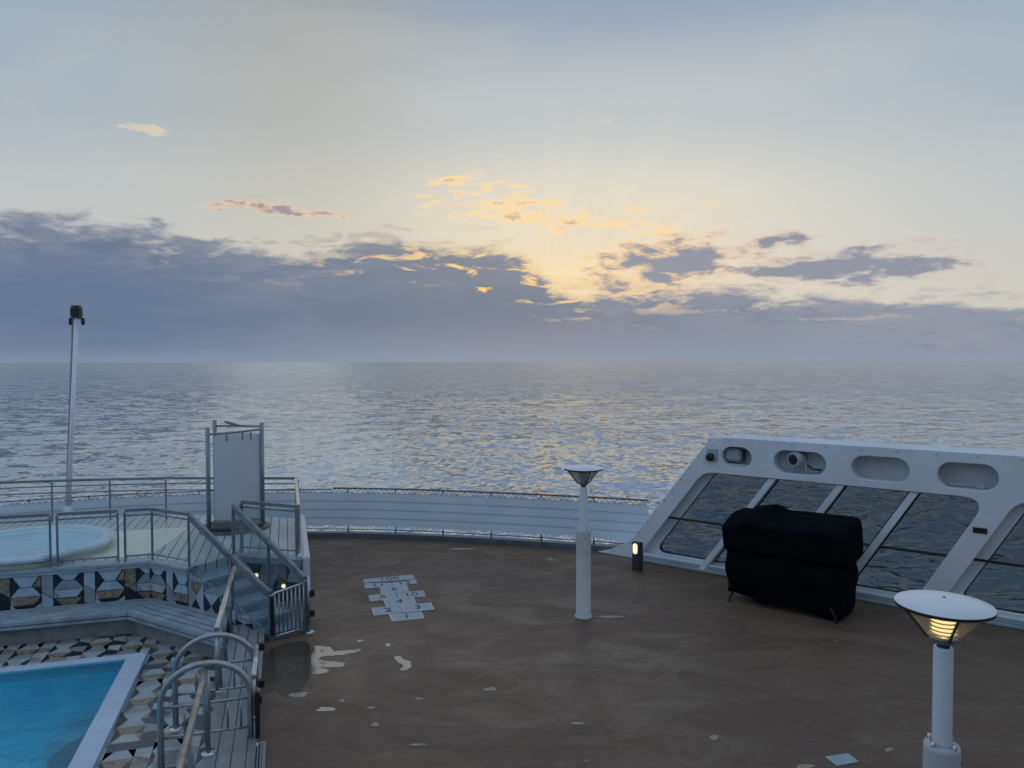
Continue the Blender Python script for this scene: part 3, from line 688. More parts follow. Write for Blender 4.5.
sr = MB(); sr.prism(sxy([(-6.9, 14.5), (-2.35, 14.5), (-1.95, 16.75), (-6.9, 16.75)]), ZP + 0.001, ZP + 0.005)  # flat pad that paints the tub's light spill onto the planks
struct(sr.build('cream_glow_pad', M['cream_glow']))

# ------------------------------------------------------------------ railings
def railing(label, pts, glassm='clear', group=None, posts=None, mids=(0.09,), bottom=0.1, toprad=0.033, postw=0.05, cat='railing', railm='steel_dark', name='glass_railing', botrail=True):
    """pts: list of (a, b, zbase, ztop)"""
    a0, b0, zb0, _ = pts[0]; a1, b1, zb1, _ = pts[-1]
    t = thing(name, label, cat, S((a0 + a1) / 2, (b0 + b1) / 2, min(zb0, zb1)), 0, group)
    P = [(S(p[0], p[1], p[2]), S(p[0], p[1], p[3])) for p in pts]
    m_ = MB()
    for i in range(len(P) - 1): m_.beam(P[i][1], P[i + 1][1], toprad * 2, toprad * 1.7)
    m_.build('top_rail', M[railm], t, bevel=0.012)
    for i, (lo, hi) in enumerate(P):
        if posts is None or i in posts:
            MB().beam(lo, hi - Vector((0, 0, toprad)), postw, postw * 0.9, up=(P[-1][1] - P[0][1]).normalized()).build('post', M[railm], t, bevel=0.006)
    for o in mids:
        m_ = MB()
        for i in range(len(P) - 1): m_.tube([P[i][1] - Vector((0, 0, o)), P[i + 1][1] - Vector((0, 0, o))], 0.014, 8)
        m_.build('mid_rail', M['steel_dark'], t)
    if botrail:
        m_ = MB()
        for i in range(len(P) - 1): m_.tube([P[i][0] + Vector((0, 0, bottom)), P[i + 1][0] + Vector((0, 0, bottom))], 0.014, 8)
        m_.build('bottom_rail', M['steel_dark'], t)
    if glassm:
        for i in range(len(P) - 1):
            (l0, h0), (l1, h1) = P[i], P[i + 1]; d = (l1 - l0); d.z = 0; n = Vector((-d.y, d.x, 0)).normalized() * 0.004
            up0, up1 = Vector((0, 0, bottom + 0.014)), Vector((0, 0, mids[0] + 0.014 if mids else 0.05))
            g0 = [l0 + up0, l1 + up0, h1 - up1, h0 - up1]
            MB().add([v - n for v in g0] + [v + n for v in g0], [(0, 1, 2, 3), (7, 6, 5, 4), (0, 4, 5, 1), (1, 5, 6, 2), (2, 6, 7, 3), (3, 7, 4, 0)]).build('glass_panel', M[glassm], t)
    return t
ZR = 1.735
def a_at(px, b):
    d = toS(ray(px, 500)); return b * d[0] / d[1]
def aP(px, py): return toS(G(px, py, ZP))[0]
BF = 14.16
a50, a57, a117, a124 = aP(50, 568), aP(57, 567.5), aP(117, 564), aP(124, 563.5)
GR = 'glass railing panels along the raised deck front'
railing('glass railing panel at the left of the photo in front of the hot tub', [(a50 - 1.5, BF, ZP, ZR), (a50, BF, ZP, ZR)], group=GR, postw=0.036, toprad=0.03)
railing('glass railing panel standing in front of the right end of the hot tub', [(a57, BF, ZP, ZR), (a117, BF, ZP, ZR)], group=GR, postw=0.036, toprad=0.03)
railing('angled glass railing panel bending toward the head of the stairs', [(a124, BF, ZP, ZR), (-2.27, BF, ZP, ZR), (-1.6, 13.48, ZP, ZR)], group=GR, postw=0.036, toprad=0.03)
railing('glass stair railing on the pool side of the steps', [(-1.585, 13.45, 0.70, ZR), lerp2(C1, SL, 0.55) + (0.36, 1.19), SL + (0.0, 0.74)], glassm='teal', group='sloping stair railings', postw=0.06, toprad=0.04, posts=(1, 2))
railing('glass stair railing on the open deck side of the steps', [(-0.93, 14.07, 0.84, ZR), lerp2((-0.93, 14.07), SR, 0.52) + (0.3, 1.29), SR + (0.0, 0.86)], glassm='teal', group='sloping stair railings', postw=0.05, toprad=0.04)
railing('short glass railing above the tiled wall beside the stairs', [(-0.80, 14.22, ZP, ZR + 0.03), (0.16, 13.62, ZP, ZR)], postw=0.055)
railing('glass side railing running aft beside the shower screen', [(0.19, 13.66, 0.88, ZR), (0.19, 15.3, 0.88, ZR), (0.19, 16.9, 0.88, ZR)], railm='palerail', postw=0.05, toprad=0.03)
railing('three-bar railing behind the hot tub along the stern edge', [(-11, 18.4, ZP, ZR), (-8.7, 18.42, ZP, ZR)] + [(a_at(p, b_), b_, ZP, ZR) for p, b_ in ((52, 18.2), (110, 18.05), (166, 17.85))] + [(-1.5, 17.5, ZP, ZR), (0.23, 16.92, ZP, ZR)], glassm=None, mids=(0.12, 0.26), botrail=False, name='stern_railing', toprad=0.03, postw=0.035)

# light handrails beside the walkway
def handrail(label, b0, b1, zr, posts, rise=0.0):
    t = thing('handrail', label, 'handrail', S(-0.88, (b0 + b1) / 2, ZF), 0, 'walkway handrails')
    MB().tube([S(-0.88 + rise * 0.4, b0, zr + rise), S(-0.88, b1, zr)], 0.034, 14).build('rail', M['palerail'], t)
    MB().tube([S(-0.88 + rise * 0.4, b0, zr - 0.10 + rise), S(-0.88, b1, zr - 0.10)], 0.012, 8).build('lower_rail', M['chrome'], t)
    for p in posts:
        MB().tube([S(-0.84, p, ZS), S(-0.875, p, zr - 0.02)], 0.028, 12).build('post', M['steel_dark'], t)
        MB().lathe([(0.0, 0.02), (0.075, 0.015), (0.08, 0.0)], S(-0.84, p, ZS + 0.002), 16).build('foot_plate', M['chrome'], t)
    return t
handrail('slim pale handrail rising from the far hoop to the stairs', 12.2, 10.0, 0.90, (12.0, 10.9, 10.05), 0.2)
handrail('slim pale handrail in the bottom left, in front of the nearer hoop', 8.62, 3.0, 0.92, (8.45, 7.2, 5.9, 4.5))

# hoops
def hoop(label, b, top):
    t = thing('hoop_barrier', label, 'barrier', S(-0.86, b, ZF), 0, 'hooped steel barriers across the walkway')
    aL, aR = -1.34, -0.42; r_ = (aR - aL) / 2; cz = top - r_ * 0.86
    pts = [S(aL, b, ZF), S(aL, b, 0.3)] + [S((aL + aR) / 2 - r_ * math.cos(x), b, cz + r_ * 0.86 * math.sin(x)) for x in [math.pi * i / 22 for i in range(23)]] + [S(aR, b, 0.3), S(aR, b, 0.0)]
    MB().tube(pts, 0.034, 14).build('hoop', M['steel'], t)
    for z in (0.55, 0.12 + ZS):
        MB().tube([S(aL, b, z), S(aR, b, z)], 0.017, 8).build('cross_bar', M['steel'], t)
    for a_ in (-1.1, -0.86, -0.66, -0.52):
        MB().tube([S(a_, b, 0.22), S(a_, b, 0.55 if a_ != -0.86 else 0.9)], 0.014 if a_ != -0.86 else 0.026, 8).build('upright_bar', M['steel'], t)
    for (a_, z_) in ((aR, 0.0), (aL, ZF)):
        MB().lathe([(0.0, 0.02), (0.08, 0.014), (0.085, 0.0)], S(a_, b, z_ + 0.002), 16).build('foot_plate', M['chrome'], t)
    return t
hoop('far arched steel hoop barrier across the plank walkway', 9.78, 0.91)
hoop('near arched steel hoop barrier across the plank walkway', 8.68, 0.99)
# swing gate between hoops
sg = thing('swing_gate', 'narrow clear gate with black latch between the two steel hoops', 'gate', S(-0.385, 9.2, 0))
MB().tube([S(-0.385, 9.70, 0.74), S(-0.385, 8.76, 0.74)], 0.03, 12).build('top_rail', M['palerail'], sg)
MB().tube([S(-0.385, 9.72, 0.25), S(-0.385, 8.76, 0.25)], 0.016, 10).build('bottom_rail', M['steel'], sg)
for b_ in (9.64, 8.84):
    MB().tube([S(-0.385, b_, 0.25), S(-0.385, b_, 0.74)], 0.017, 10).build('stile', M['palerail'], sg)
MB().prism(sxy([(-0.389, 9.6), (-0.381, 9.6), (-0.381, 8.88), (-0.389, 8.88)]), 0.27, 0.70).build('glass_panel', M['clear'], sg)
MB().prism(sxy([(-0.37, 8.60), (-0.32, 8.60), (-0.32, 8.68), (-0.37, 8.68)]), 0.1, 0.62).build('latch', M['blackp'], sg, bevel=0.01)
for (b_, z_) in ((9.74, 0.72), (9.74, 0.25), (8.72, 0.5)):
    MB().prism(sxy([(-0.375, b_ - 0.04), (-0.30, b_ - 0.04), (-0.30, b_ + 0.05), (-0.375, b_ + 0.05)]), z_ - 0.045, z_ + 0.045).build('hinge', M['blackp'], sg, bevel=0.008)

# barred gate at the stair foot
bg = thing('barred_gate', 'low barred steel gate closing the foot of the stairs', 'gate', S(0, 12, 0))
gl, gr = Vector((SL[0] + 0.03, SL[1] - 0.05)), Vector((SR[0] - 0.02, SR[1] - 0.06))
def gp(t, z): v = gl.lerp(gr, t); return S(v.x, v.y, z)
MB().tube([gp(0, 0.66), gp(0.02, 0.72), gp(0.1, 0.745), gp(1, 0.81)], 0.02, 10).build('top_rail', M['chrome'], bg)
MB().tube([gp(0.08, 0.07), gp(1, 0.09)], 0.018, 10).build('bottom_rail', M['chrome'], bg)
for i in range(8):
    t = 0.08 + 0.9 * i / 7; MB().tube([gp(t, 0.07), gp(t, 0.745 + 0.065 * t)], 0.012, 8).build('bar', M['steel'], bg)
MB().beam(gp(0.0, 0.1), gp(0.0, 0.7), 0.05, 0.05).build('lock_box', M['blackp'], bg, bevel=0.008)
gpst = S(SR[0] + 0.05, SR[1] - 0.02, 0)
MB().tube([gpst + Vector((0, 0, 0.0)), gpst + Vector((0, 0, 0.9))], 0.026, 12).build('post', M['steel'], bg)
MB().lathe([(0.0, 0.02), (0.075, 0.015), (0.08, 0.0)], gpst + Vector((0, 0, 0.002)), 16).build('foot_plate', M['chrome'], bg)
for z in (0.62, 0.30): MB().box(0.01, 0.09, -0.04, 0.04, z - 0.05, z + 0.05, mat=Matrix.Translation(gpst) @ Matrix.Rotation(TH, 4, 'Z')).build('hinge', M['blackp'], bg, bevel=0.01)

# drain grates
def grate(label, a, b, w, l, z, n):
    t = thing('drain_grate', label, 'drain', S(a, b, z), 0, 'slotted floor drains')
    m_ = MB(); f = 0.035
    m_.prism(sxy([(a - w / 2, b - l / 2), (a - w / 2 + f, b - l / 2), (a - w / 2 + f, b + l / 2), (a - w / 2, b + l / 2)]), z, z + 0.014)
    m_.prism(sxy([(a + w / 2 - f, b - l / 2), (a + w / 2, b - l / 2), (a + w / 2, b + l / 2), (a + w / 2 - f, b + l / 2)]), z, z + 0.014)
    m_.prism(sxy([(a - w / 2 + f, b + l / 2 - f), (a + w / 2 - f, b + l / 2 - f), (a + w / 2 - f, b + l / 2), (a - w / 2 + f, b + l / 2)]), z, z + 0.014)
    m_.prism(sxy([(a - w / 2 + f, b - l / 2), (a + w / 2 - f, b - l / 2), (a + w / 2 - f, b - l / 2 + f), (a - w / 2 + f, b - l / 2 + f)]), z, z + 0.014)
    for i in range(n):
        x = a - w / 2 + f + (w - 2 * f) * (i + 0.5) / n
        m_.prism(sxy([(x - 0.009, b - l / 2 + f), (x + 0.009, b - l / 2 + f), (x + 0.009, b + l / 2 - f), (x - 0.009, b + l / 2 - f)]), z, z + 0.012)
    m_.build('grille', M['grate'], t)
    MB().prism(sxy([(a - w / 2 + 0.01, b - l / 2 + 0.01), (a + w / 2 - 0.01, b - l / 2 + 0.01), (a + w / 2 - 0.01, b + l / 2 - 0.01), (a - w / 2 + 0.01, b + l / 2 - 0.01)]), z - 0.002, z + 0.003).build('sump', M['blackp'], t)
ga, gb = toS(G(256, 756, 0)); grate('pale slotted drain grate on the brown deck by the walkway', ga, gb - 0.1, 0.2, 0.75, 0.003, 4)
ga, gb = toS(G(167, 760, ZF)); grate('slotted drain grate on the mosaic floor inside the near hoop', ga, gb, 0.28, 0.4, ZF + 0.003, 8)

# ------------------------------------------------------------------ shower screen
sh = thing('shower_screen', 'tall frosted shower enclosure with steel posts on the raised deck', 'shower', G(236, 532, ZP))
pA = G(209, 533, ZP); pC = G(263, 527, ZP); 
ax = (pC - pA).normalized(); ay = Vector((-ax.y, ax.x, 0)); wd = (pC - pA).length
pB = pA + ax * 0.24 + ay * 0.7
def up(p, z): return Vector((p.x, p.y, z))
for p, zt in ((pA, 2.98), (pB, 3.08), (pC, 3.04)):
    MB().tube([up(p, ZP), up(p, zt)], 0.042, 14).build('post', M['steel_dark'], sh)
def arcpt(p, q, t, bul): 
    v = p.lerp(q, t); return v - ay * bul * math.sin(math.pi * t)
def sheet(p, q, z0, z1, bul, n=18, th=0.008):
    vs = []; 
    for i in range(n + 1):
        v = arcpt(p, q, i / n, bul)
        for z, o in ((z0, 0), (z1, 0)): vs.append(up(v, z))
    for i in range(n + 1):
        v = arcpt(p, q, i / n, bul) + ay * th
        for z in (z0, z1): vs.append(up(v, z))
    o = 2 * (n + 1); fs = []
    for i in range(n):
        fs.append((2 * i, 2 * i + 2, 2 * i + 3, 2 * i + 1)); fs.append((o + 2 * i + 1, o + 2 * i + 3, o + 2 * i + 2, o + 2 * i))
    fs += [(0, 1, o + 1, o), (2 * n, o + 2 * n, o + 2 * n + 1, 2 * n + 1)]
    return MB().add(vs, fs, 0, True)
sheet(pA + ax * 0.1, pC - ax * 0.04, ZP + 0.24, 2.80, 0.10).build('frosted_panel', M['frost'], sh)
sheet(pB + ax * 0.06, pC + ay * 0.12, ZP + 0.24, 2.80, -0.12).build('frosted_panel', M['frost'], sh)
MB().tube([up(arcpt(pA, pC, i / 12, 0.08), 2.84 + 0.06 * i / 12) for i in range(13)], 0.022, 10).build('top_rail', M['steel_dark'], sh)
MB().tube([up(arcpt(pB, pC + ay * 0.05, i / 12, -0.12), 2.95) for i in range(13)], 0.022, 10).build('top_rail', M['steel_dark'], sh)
MB().tube([up(arcpt(pA, pC, i / 12, 0.10), ZP + 0.20) for i in range(13)], 0.02, 8).build('bottom_rail', M['steel_dark'], sh)
for t in (0.33, 0.62, 0.78): MB().beam(up(arcpt(pA, pC, t, 0.09), 2.70), up(arcpt(pA, pC, t, 0.09), 2.86), 0.04, 0.03).build('glass_clamp', M['steel_dark'], sh, bevel=0.006)
pm = pA.lerp(pC, 0.72); MB().tube([up(pm + ay * 0.35, 2.95), up(pm - ax * 0.15 + ay * 0.2, 2.99), up(pm - ax * 0.42, 3.08)], [0.022, 0.024, 0.03], 10).build('shower_arm', M['steel_dark'], sh)
base = [(pA + ax * (wd / 2 + (wd / 2 + 0.16) * math.cos(t)) + ay * (0.15 + 0.62 * math.sin(t))) for t in [i * math.pi / 14 for i in range(28)]]
MB().prism([p.xy for p in base], ZP + 0.002, ZP + 0.05).build('shower_tray', M['kerb'], sh)
MB().prism([((p - pA - ax * wd / 2) * 0.86 + pA + ax * wd / 2 + ay * 0.03).xy for p in base], ZP + 0.051, ZP + 0.12).build('tray_plinth', M['darkgrey'], sh)

# ------------------------------------------------------------------ flagpole with a stern light
fb = G(68, 511, ZP + 0.02); fb = Vector((fb.x, fb.y, ZP)); 
def at_y(px, py, y):
    d = ray(px, py); t = (y - CAM.y) / d.y; return CAM + d * t
ftop = at_y(76.5, 318, fb.y + 0.3)
fp = thing('flagpole', 'slim pale leaning flagpole with a black lamp on top at the stern', 'flagpole', fb)
MB().tube([fb, ftop], [0.06, 0.042], 14).build('pole', M['white'], fp)
MB().lathe([(0.0, 0.14), (0.085, 0.13), (0.10, 0.05), (0.13, 0.0)], fb, 16).build('base_socket', M['white'], fp)
MB().tube([at_y(66.5, 497, fb.y), at_y(72.8, 318, fb.y + 0.3)], 0.02, 8).build('halyard', M['steel_dark'], fp)
tp = ftop
MB().box(-0.10, 0.10, -0.10, 0.10, 0.02, 0.25, mat=Matrix.Translation(tp)).build('lamp_head', M['blackp'], fp, bevel=0.02)
MB().box(-0.09, 0.09, -0.09, 0.09, 0.26, 0.29, mat=Matrix.Translation(tp)).build('lamp_cap', M['darkgrey'], fp, bevel=0.01)
MB().tube([tp + Vector((-0.16, 0, 0)), tp + Vector((0.17, 0, -0.01))], 0.02, 8).build('cross_arm', M['darkgrey'], fp)
for dx in (-0.14, 0.15): MB().lathe([(0.0, 0.0), (0.04, -0.01), (0.045, -0.1), (0.03, -0.15), (0.0, -0.16)], tp + Vector((dx, 0, -0.01)), 12).build('pulley', M['blackp'], fp)

# ------------------------------------------------------------------ stern canvas rail
cr = thing('stern_bulwark_rail', 'curved stern rail laced with white canvas under a brown handrail', 'railing', S(3, 17.5, 0))
A0, A1, NA = -62.0, 50.0, 240
def cpt(R_, t, z): 
    R_ = R_ + 0.55 * max(0.0, (t - 28) / 20) ** 2; x = R(t); return S(CC[0] + R_ * math.sin(x), CC[1] + R_ * math.cos(x), z)
RC = 14.12
prof = []
Z0, Z1 = 0.27, 1.10
nrow = 4
for r in range(nrow):
    za = Z0 + (Z1 - Z0) * r / nrow; zb = Z0 + (Z1 - Z0) * (r + 1) / nrow
    for t in (0.0, 0.25, 0.5, 0.75, 1.0): prof.append((RC - 0.010 + 0.018 * t - 0.002 * math.sin(math.pi * t), za + (zb - za) * t))
vs = []; fs = []; npf = len(prof)
for i in range(NA + 1):
    t = A0 + (A1 - A0) * i / NA
    for j, (r_, z) in enumerate(prof):
        edge = 0.012 * math.sin(i * 1.35) if j in (0, npf - 1) else 0
        vs.append(cpt(r_ + 0.0015 * math.sin(i * 0.37), t, z + edge))
for i in range(NA):
    for j in range(npf - 1): fs.append((i * npf + j, (i + 1) * npf + j, (i + 1) * npf + j + 1, i * npf + j + 1))
cv = MB().add(vs, fs, 0, False).build('canvas', M['canvas'], cr)
MB().tube([cpt(RC, 19.5 + (A1 - 19.5) * i / 90, 1.20) for i in range(91)], 0.021, 10).build('handrail', M['teak'], cr)
MB().tube([cpt(RC, A0 + (19.4 - A0) * i / 90, 1.17) for i in range(91)], 0.012, 8).build('top_wire', M['cord'], cr)
MB().tube([cpt(RC, A0 + (A1 - A0) * i / 160, 0.19) for i in range(161)], 0.012, 8).build('foot_wire', M['cord'], cr)
for (za, zb, nm) in ((1.095, 1.19, 'top_lacing'), (0.19, 0.275, 'bottom_lacing')):
    pts = []; n = 420
    for i in range(n): pts.append(cpt(RC - 0.012, A0 + (A1 - A0) * i / n, za if i % 2 else zb))
    MB().tube(pts, 0.009 if za > 1 else 0.012, 5).build(nm, M['cord'] if za > 1 else M['pale_cord'], cr)
for k in range(22):
    t = 45.2 - 4.85 * k
    MB().tube([cpt(RC + 0.03, t, 0.1), cpt(RC + 0.03, t, 1.19)], 0.02, 8).build('stanchion', M['steel'], cr)
kb = MB(); n = 120; kp = [cpt(14.0, A0 + (A1 - A0) * i / n, 0).xy for i in range(n + 1)] + [cpt(14.22, A1 - (A1 - A0) * i / n, 0).xy for i in range(n + 1)]
kb.prism(kp, 0.004, 0.12); kb.build('kerb', M['kerb'], cr)

# ------------------------------------------------------------------ glass wind screen
ws = thing('window_screen', 'white wind screen frame with slanted tinted windows along the deck edge', 'screen', Wp(4, 0, 0))
TH_ = 0.32
def P2(*pp): return [W(x, y) for x, y in pp]
def shape(outer, holes, off0, off1, name, mat, bev=0.012):
    cu = bpy.data.curves.new(name, 'CURVE'); cu.dimensions = '2D'; cu.fill_mode = 'BOTH'
    cu.extrude = (off1 - off0) / 2 - bev; cu.bevel_depth = bev; cu.bevel_resolution = 1; cu.offset = -bev
    for poly in [outer] + holes:
        sp = cu.splines.new('POLY'); sp.points.add(len(poly) - 1); sp.use_cyclic_u = True
        for p, co in zip(sp.points, poly): p.co = (co[0], co[1], 0, 1)
    tmp = bpy.data.objects.new('tmp', cu); COL.objects.link(tmp)
    dg = bpy.context.evaluated_depsgraph_get(); me = bpy.data.meshes.new_from_object(tmp.evaluated_get(dg))
    bpy.data.objects.remove(tmp); bpy.data.curves.remove(cu)
    me.transform(Matrix.Translation((0, 0, (off0 + off1) / 2)))
    me.transform(Matrix.Translation(-ws.location) @ WM)
    if WM.determinant() < 0: me.flip_normals()
    me.name = name; me.materials.clear(); me.materials.append(mat)
    for p in me.polygons: p.use_smooth = False
    o = bpy.data.objects.new(name, me); COL.objects.link(o); o.parent = ws
    return o
def rounded(pts, rads, n=8):
    out_ = []; m = len(pts); pts = [Vector(p) for p in pts]
    for k in range(m):
        p, a_, b_ = pts[k], pts[k - 1], pts[(k + 1) % m]; r_ = rads[k]
        if r_ <= 0: out_.append(tuple(p)); continue
        p0 = p + (a_ - p).normalized() * r_; p1 = p + (b_ - p).normalized() * r_
        for j in range(n + 1):
            t = j / n; out_.append(tuple(p0 * (1 - t) ** 2 + p * 2 * t * (1 - t) + p1 * t * t))
    return out_
ZT = 2.76
# slope of the raked members, measured on the outer edge of the end leg
def line_(p, q):
    A_, B2 = W(*p), W(*q); sl_ = (B2[0] - A_[0]) / (B2[1] - A_[1]); return A_[0] - sl_ * A_[1], sl_
LN = [line_((631.6, 539.5), (707, 442)), line_((642.6, 550), (697, 478)), line_((699, 573), (772, 479.5)), line_((864, 556), (913, 494)), line_((924.2, 587), (966, 530)), line_((948.8, 590), (977.5, 558.5))]
LN[3] = (LN[3][0], (LN[2][1] + LN[4][1]) / 2)
print('LINES', LN)
_xs = [l[0] for l in (LN[0], LN[2], LN[4])]; _ys = [LN[0][1], LN[2][1], LN[4][1]]
def rk(s, z, s0=None): return s + float(np.interp(s if s0 is None else s0, _xs, _ys)) * z
s_out = LN[0][0]; s_in = LN[1][0]
wTop = W(840, 485)[1]
s_in2 = LN[4][0]; wl = W(962, 575); s_in3 = wl[0] - LN[4][1] * wl[1]
period = s_in3 - s_in
NWIN = 3
SEND = s_in + period * NWIN - (s_in3 - s_in2) / 2
foot = [(s_out - 0.55, 0.004), (s_out - 0.30, 0.07), (s_out - 0.02, 0.20), (rk(s_out, 0.42), 0.42)]
outer = foot[:-1] + rounded([foot[-1], (rk(s_out, ZT), ZT), (rk(SEND, ZT), ZT)], [0, 0.35, 0]) + [(rk(SEND, 0.004), 0.004)]
holes = []; zb = 0.15
for i in range(NWIN):
    a_, b_ = s_in + period * i, s_in2 + period * i
    holes.append(rounded([(rk(a_, zb), zb), (rk(b_, zb), zb), (rk(b_, wTop), wTop), (rk(a_, wTop), wTop)], [0.02, 0.05, 0.40, 0.22]))
def stadium(x0, x1, ym0, ym1, hpx):
    p, q = W(x0, ym0), W(x1, ym1); h = (W((x0 + x1) / 2, (ym0 + ym1) / 2 - hpx / 2)[1] - W((x0 + x1) / 2, (ym0 + ym1) / 2 + hpx / 2)[1])
    r_ = h / 2; zc = (p[1] + q[1]) / 2; out_ = []
    for j in range(13): t = math.pi / 2 + math.pi * j / 12; out_.append((p[0] + r_ + r_ * math.cos(t), zc + r_ * math.sin(t)))
    for j in range(13): t = -math.pi / 2 + math.pi * j / 12; out_.append((q[0] - r_ + r_ * math.cos(t), zc + r_ * math.sin(t)))
    return out_, (p[0] + q[0]) / 2, zc, r_
ov = [stadium(721.5, 751.5, 456, 458.5, 20), stadium(773.5, 826, 461, 465, 23), stadium(851, 909.5, 467, 471, 24), stadium(937, 999, 474, 479, 26)]
x_ = ov[3][1]; dx_ = ov[3][1] - ov[2][1]
ovs = [o[0] for o in ov]
for k in range(1, 5): ovs.append([(s + dx_ * k, z) for s, z in ov[3][0]])
shape(outer, holes + ovs, 0.0, TH_, 'frame', M['white'])
# recess backs behind the ovals
rb = MB(); e0 = rk(s_out, wTop + 0.06) + 0.12
rb.prism([(e0, wTop + 0.05), (rk(SEND, 2.1), wTop + 0.05), (rk(SEND, 2.1), ZT - 0.06), (e0 + 0.2, ZT - 0.06)], TH_ + 0.002, TH_ + 0.03, mat=WM); rb.build('recess_back', M['recess'], ws)
# outer plate and seals with the panes
for i in range(NWIN):
    a_, b_ = s_in + period * i, s_in2 + period * i
    o_out = [(rk(a_ - 0.1, 0.1), 0.1), (rk(b_ + 0.1, 0.1), 0.1), (rk(b_ + 0.1, wTop + 0.04), wTop + 0.04), (rk(a_ - 0.1, wTop + 0.04), wTop + 0.04)]
    pz0 = 0.175
    def hole(ins): return rounded([(rk(a_ + 0.20 + ins, pz0 + ins), pz0 + ins), (rk(b_ + 0.05 - ins, pz0 + ins), pz0 + ins), (rk(b_ + 0.05 - ins, wTop - 0.02 - ins), wTop - 0.02 - ins), (rk(a_ + 0.20 + ins, wTop - 0.02 - ins), wTop - 0.02 - ins)], [0.32, 0.2, 0.05, 0.08])
    shape(o_out, [hole(0)], TH_ + 0.002 - 0.09, TH_ - 0.003, 'window_frame', M['white'], 0.004)
    shape(hole(-0.01), [hole(0.022)], TH_ - 0.085, TH_ - 0.05, 'window_seal', M['rubber'], 0.002)
    pn = MB(); pn.prism(hole(0.012), TH_ - 0.075, TH_ - 0.06, mat=WM); pn.build('window_pane', M['window'], ws)
    # mullions
    if i == 0:
        ms_ = []
        for (px, py) in ((771.5, 479.5), (839.7, 486), (913, 494)):
            s_, z_ = W(px, py, 0.0); q_ = s_
            for _ in range(20): q_ = s_ - (rk(q_, 1) - q_) * z_
            ms_.append(q_)
    for s0 in ms_:
        s0 = s0 + period * i
        v = []
        for (zz, oo) in ((0.03, -0.028), (wTop - 0.01, 0.03), (wTop - 0.01, 0.22), (0.03, 0.22)):
            for dx in (-0.068, 0.068): v.append(Wp(rk(s0, zz) + dx, zz, oo))
        MB().add(v, [(0, 1, 3, 2), (2, 3, 5, 4), (4, 5, 7, 6), (6, 7, 1, 0), (0, 2, 4, 6), (1, 7, 5, 3)]).build('mullion', M['white'], ws, bevel=0.006)
        v = []
        for (zz, oo) in ((0.2, 0.215), (wTop - 0.01, 0.215), (wTop - 0.01, 0.238), (0.2, 0.238)):
            for dx in (-0.10, 0.10): v.append(Wp(rk(s0, zz) + dx, zz, oo))
        MB().add(v, [(0, 1, 3, 2), (2, 3, 5, 4), (4, 5, 7, 6), (6, 7, 1, 0), (0, 2, 4, 6), (1, 7, 5, 3)]).build('mullion_seal', M['rubber'], ws)
    h0, h1 = W(670, 519)[1], 1.0
    MB().tube([Wp(rk(a_, 1.0) - 0.02, 1.0, 0.045), Wp(rk(b_, 1.0) + 0.02, 1.0, 0.045)], 0.024, 10).build('handrail', M['darkteak'], ws)
    sl = MB(); sl.prism([(rk(a_, 0.2) + 0.03, 0.008), (rk(b_, 0.2) - 0.02, 0.008), (rk(b_, 0.2) - 0.02, 0.05), (rk(a_, 0.2) + 0.03, 0.05)], -0.10, -0.003, mat=WM); sl.build('sill_step', M['sillgrey'], ws, bevel=0.008)
# face of the low wall below the windows (pale grey)
MB().prism([(s_in + 0.02, 0.055), (SEND, 0.055), (SEND, 0.125), (s_in + 0.1, 0.125)], -0.022, -0.002, mat=WM).build('sill_face', M['sillgrey'], ws, bevel=0.006)
# top capping that leans back a little
MB().add([Wp(rk(s_out, ZT) + 0.20, ZT + 0.003, -0.002), Wp(rk(SEND, ZT), ZT + 0.003, -0.002), Wp(rk(SEND, ZT), ZT + 0.075, 0.16), Wp(rk(s_out, ZT) + 0.55, ZT + 0.075, 0.16), Wp(rk(SEND, ZT), ZT + 0.003, TH_), Wp(rk(s_out, ZT) + 0.20, ZT + 0.003, TH_)],
         [(0, 1, 2, 3), (3, 2, 4, 5), (0, 3, 5), (1, 4, 2), (0, 5, 4, 1)]).build('top_capping', M['white'], ws)
bo = MB()
for i in range(9):
    z_ = 0.35 + 0.25 * i; p_ = Wp(rk(s_out, z_) + 0.06, z_, -0.002); bo.tube([p_, p_ - N * 0.012], 0.013, 8)
for i in range(14):
    p_ = Wp(rk(s_out, ZT) + 0.4 + 0.6 * i, ZT - 0.05, -0.002); bo.tube([p_, p_ - N * 0.012], 0.012, 8)
bo.build('bolt_row', M['steel'], ws)
ft = MB(); ft.prism([W(880, 614), W(900, 604), W(926, 604), W(932, 623)], -0.05, -0.026, mat=WM); ft.build('leg_foot', M['white'], ws, bevel=0.004)
# name plate on the leg
s_, z_ = W(980, 530.5)
MB().prism([(s_ - 0.1, z_ - 0.045), (s_ + 0.1, z_ - 0.045), (s_ + 0.1, z_ + 0.045), (s_ - 0.1, z_ + 0.045)], -0.015, -0.001, mat=WM).build('vent_plate', M['blackp'], ws)

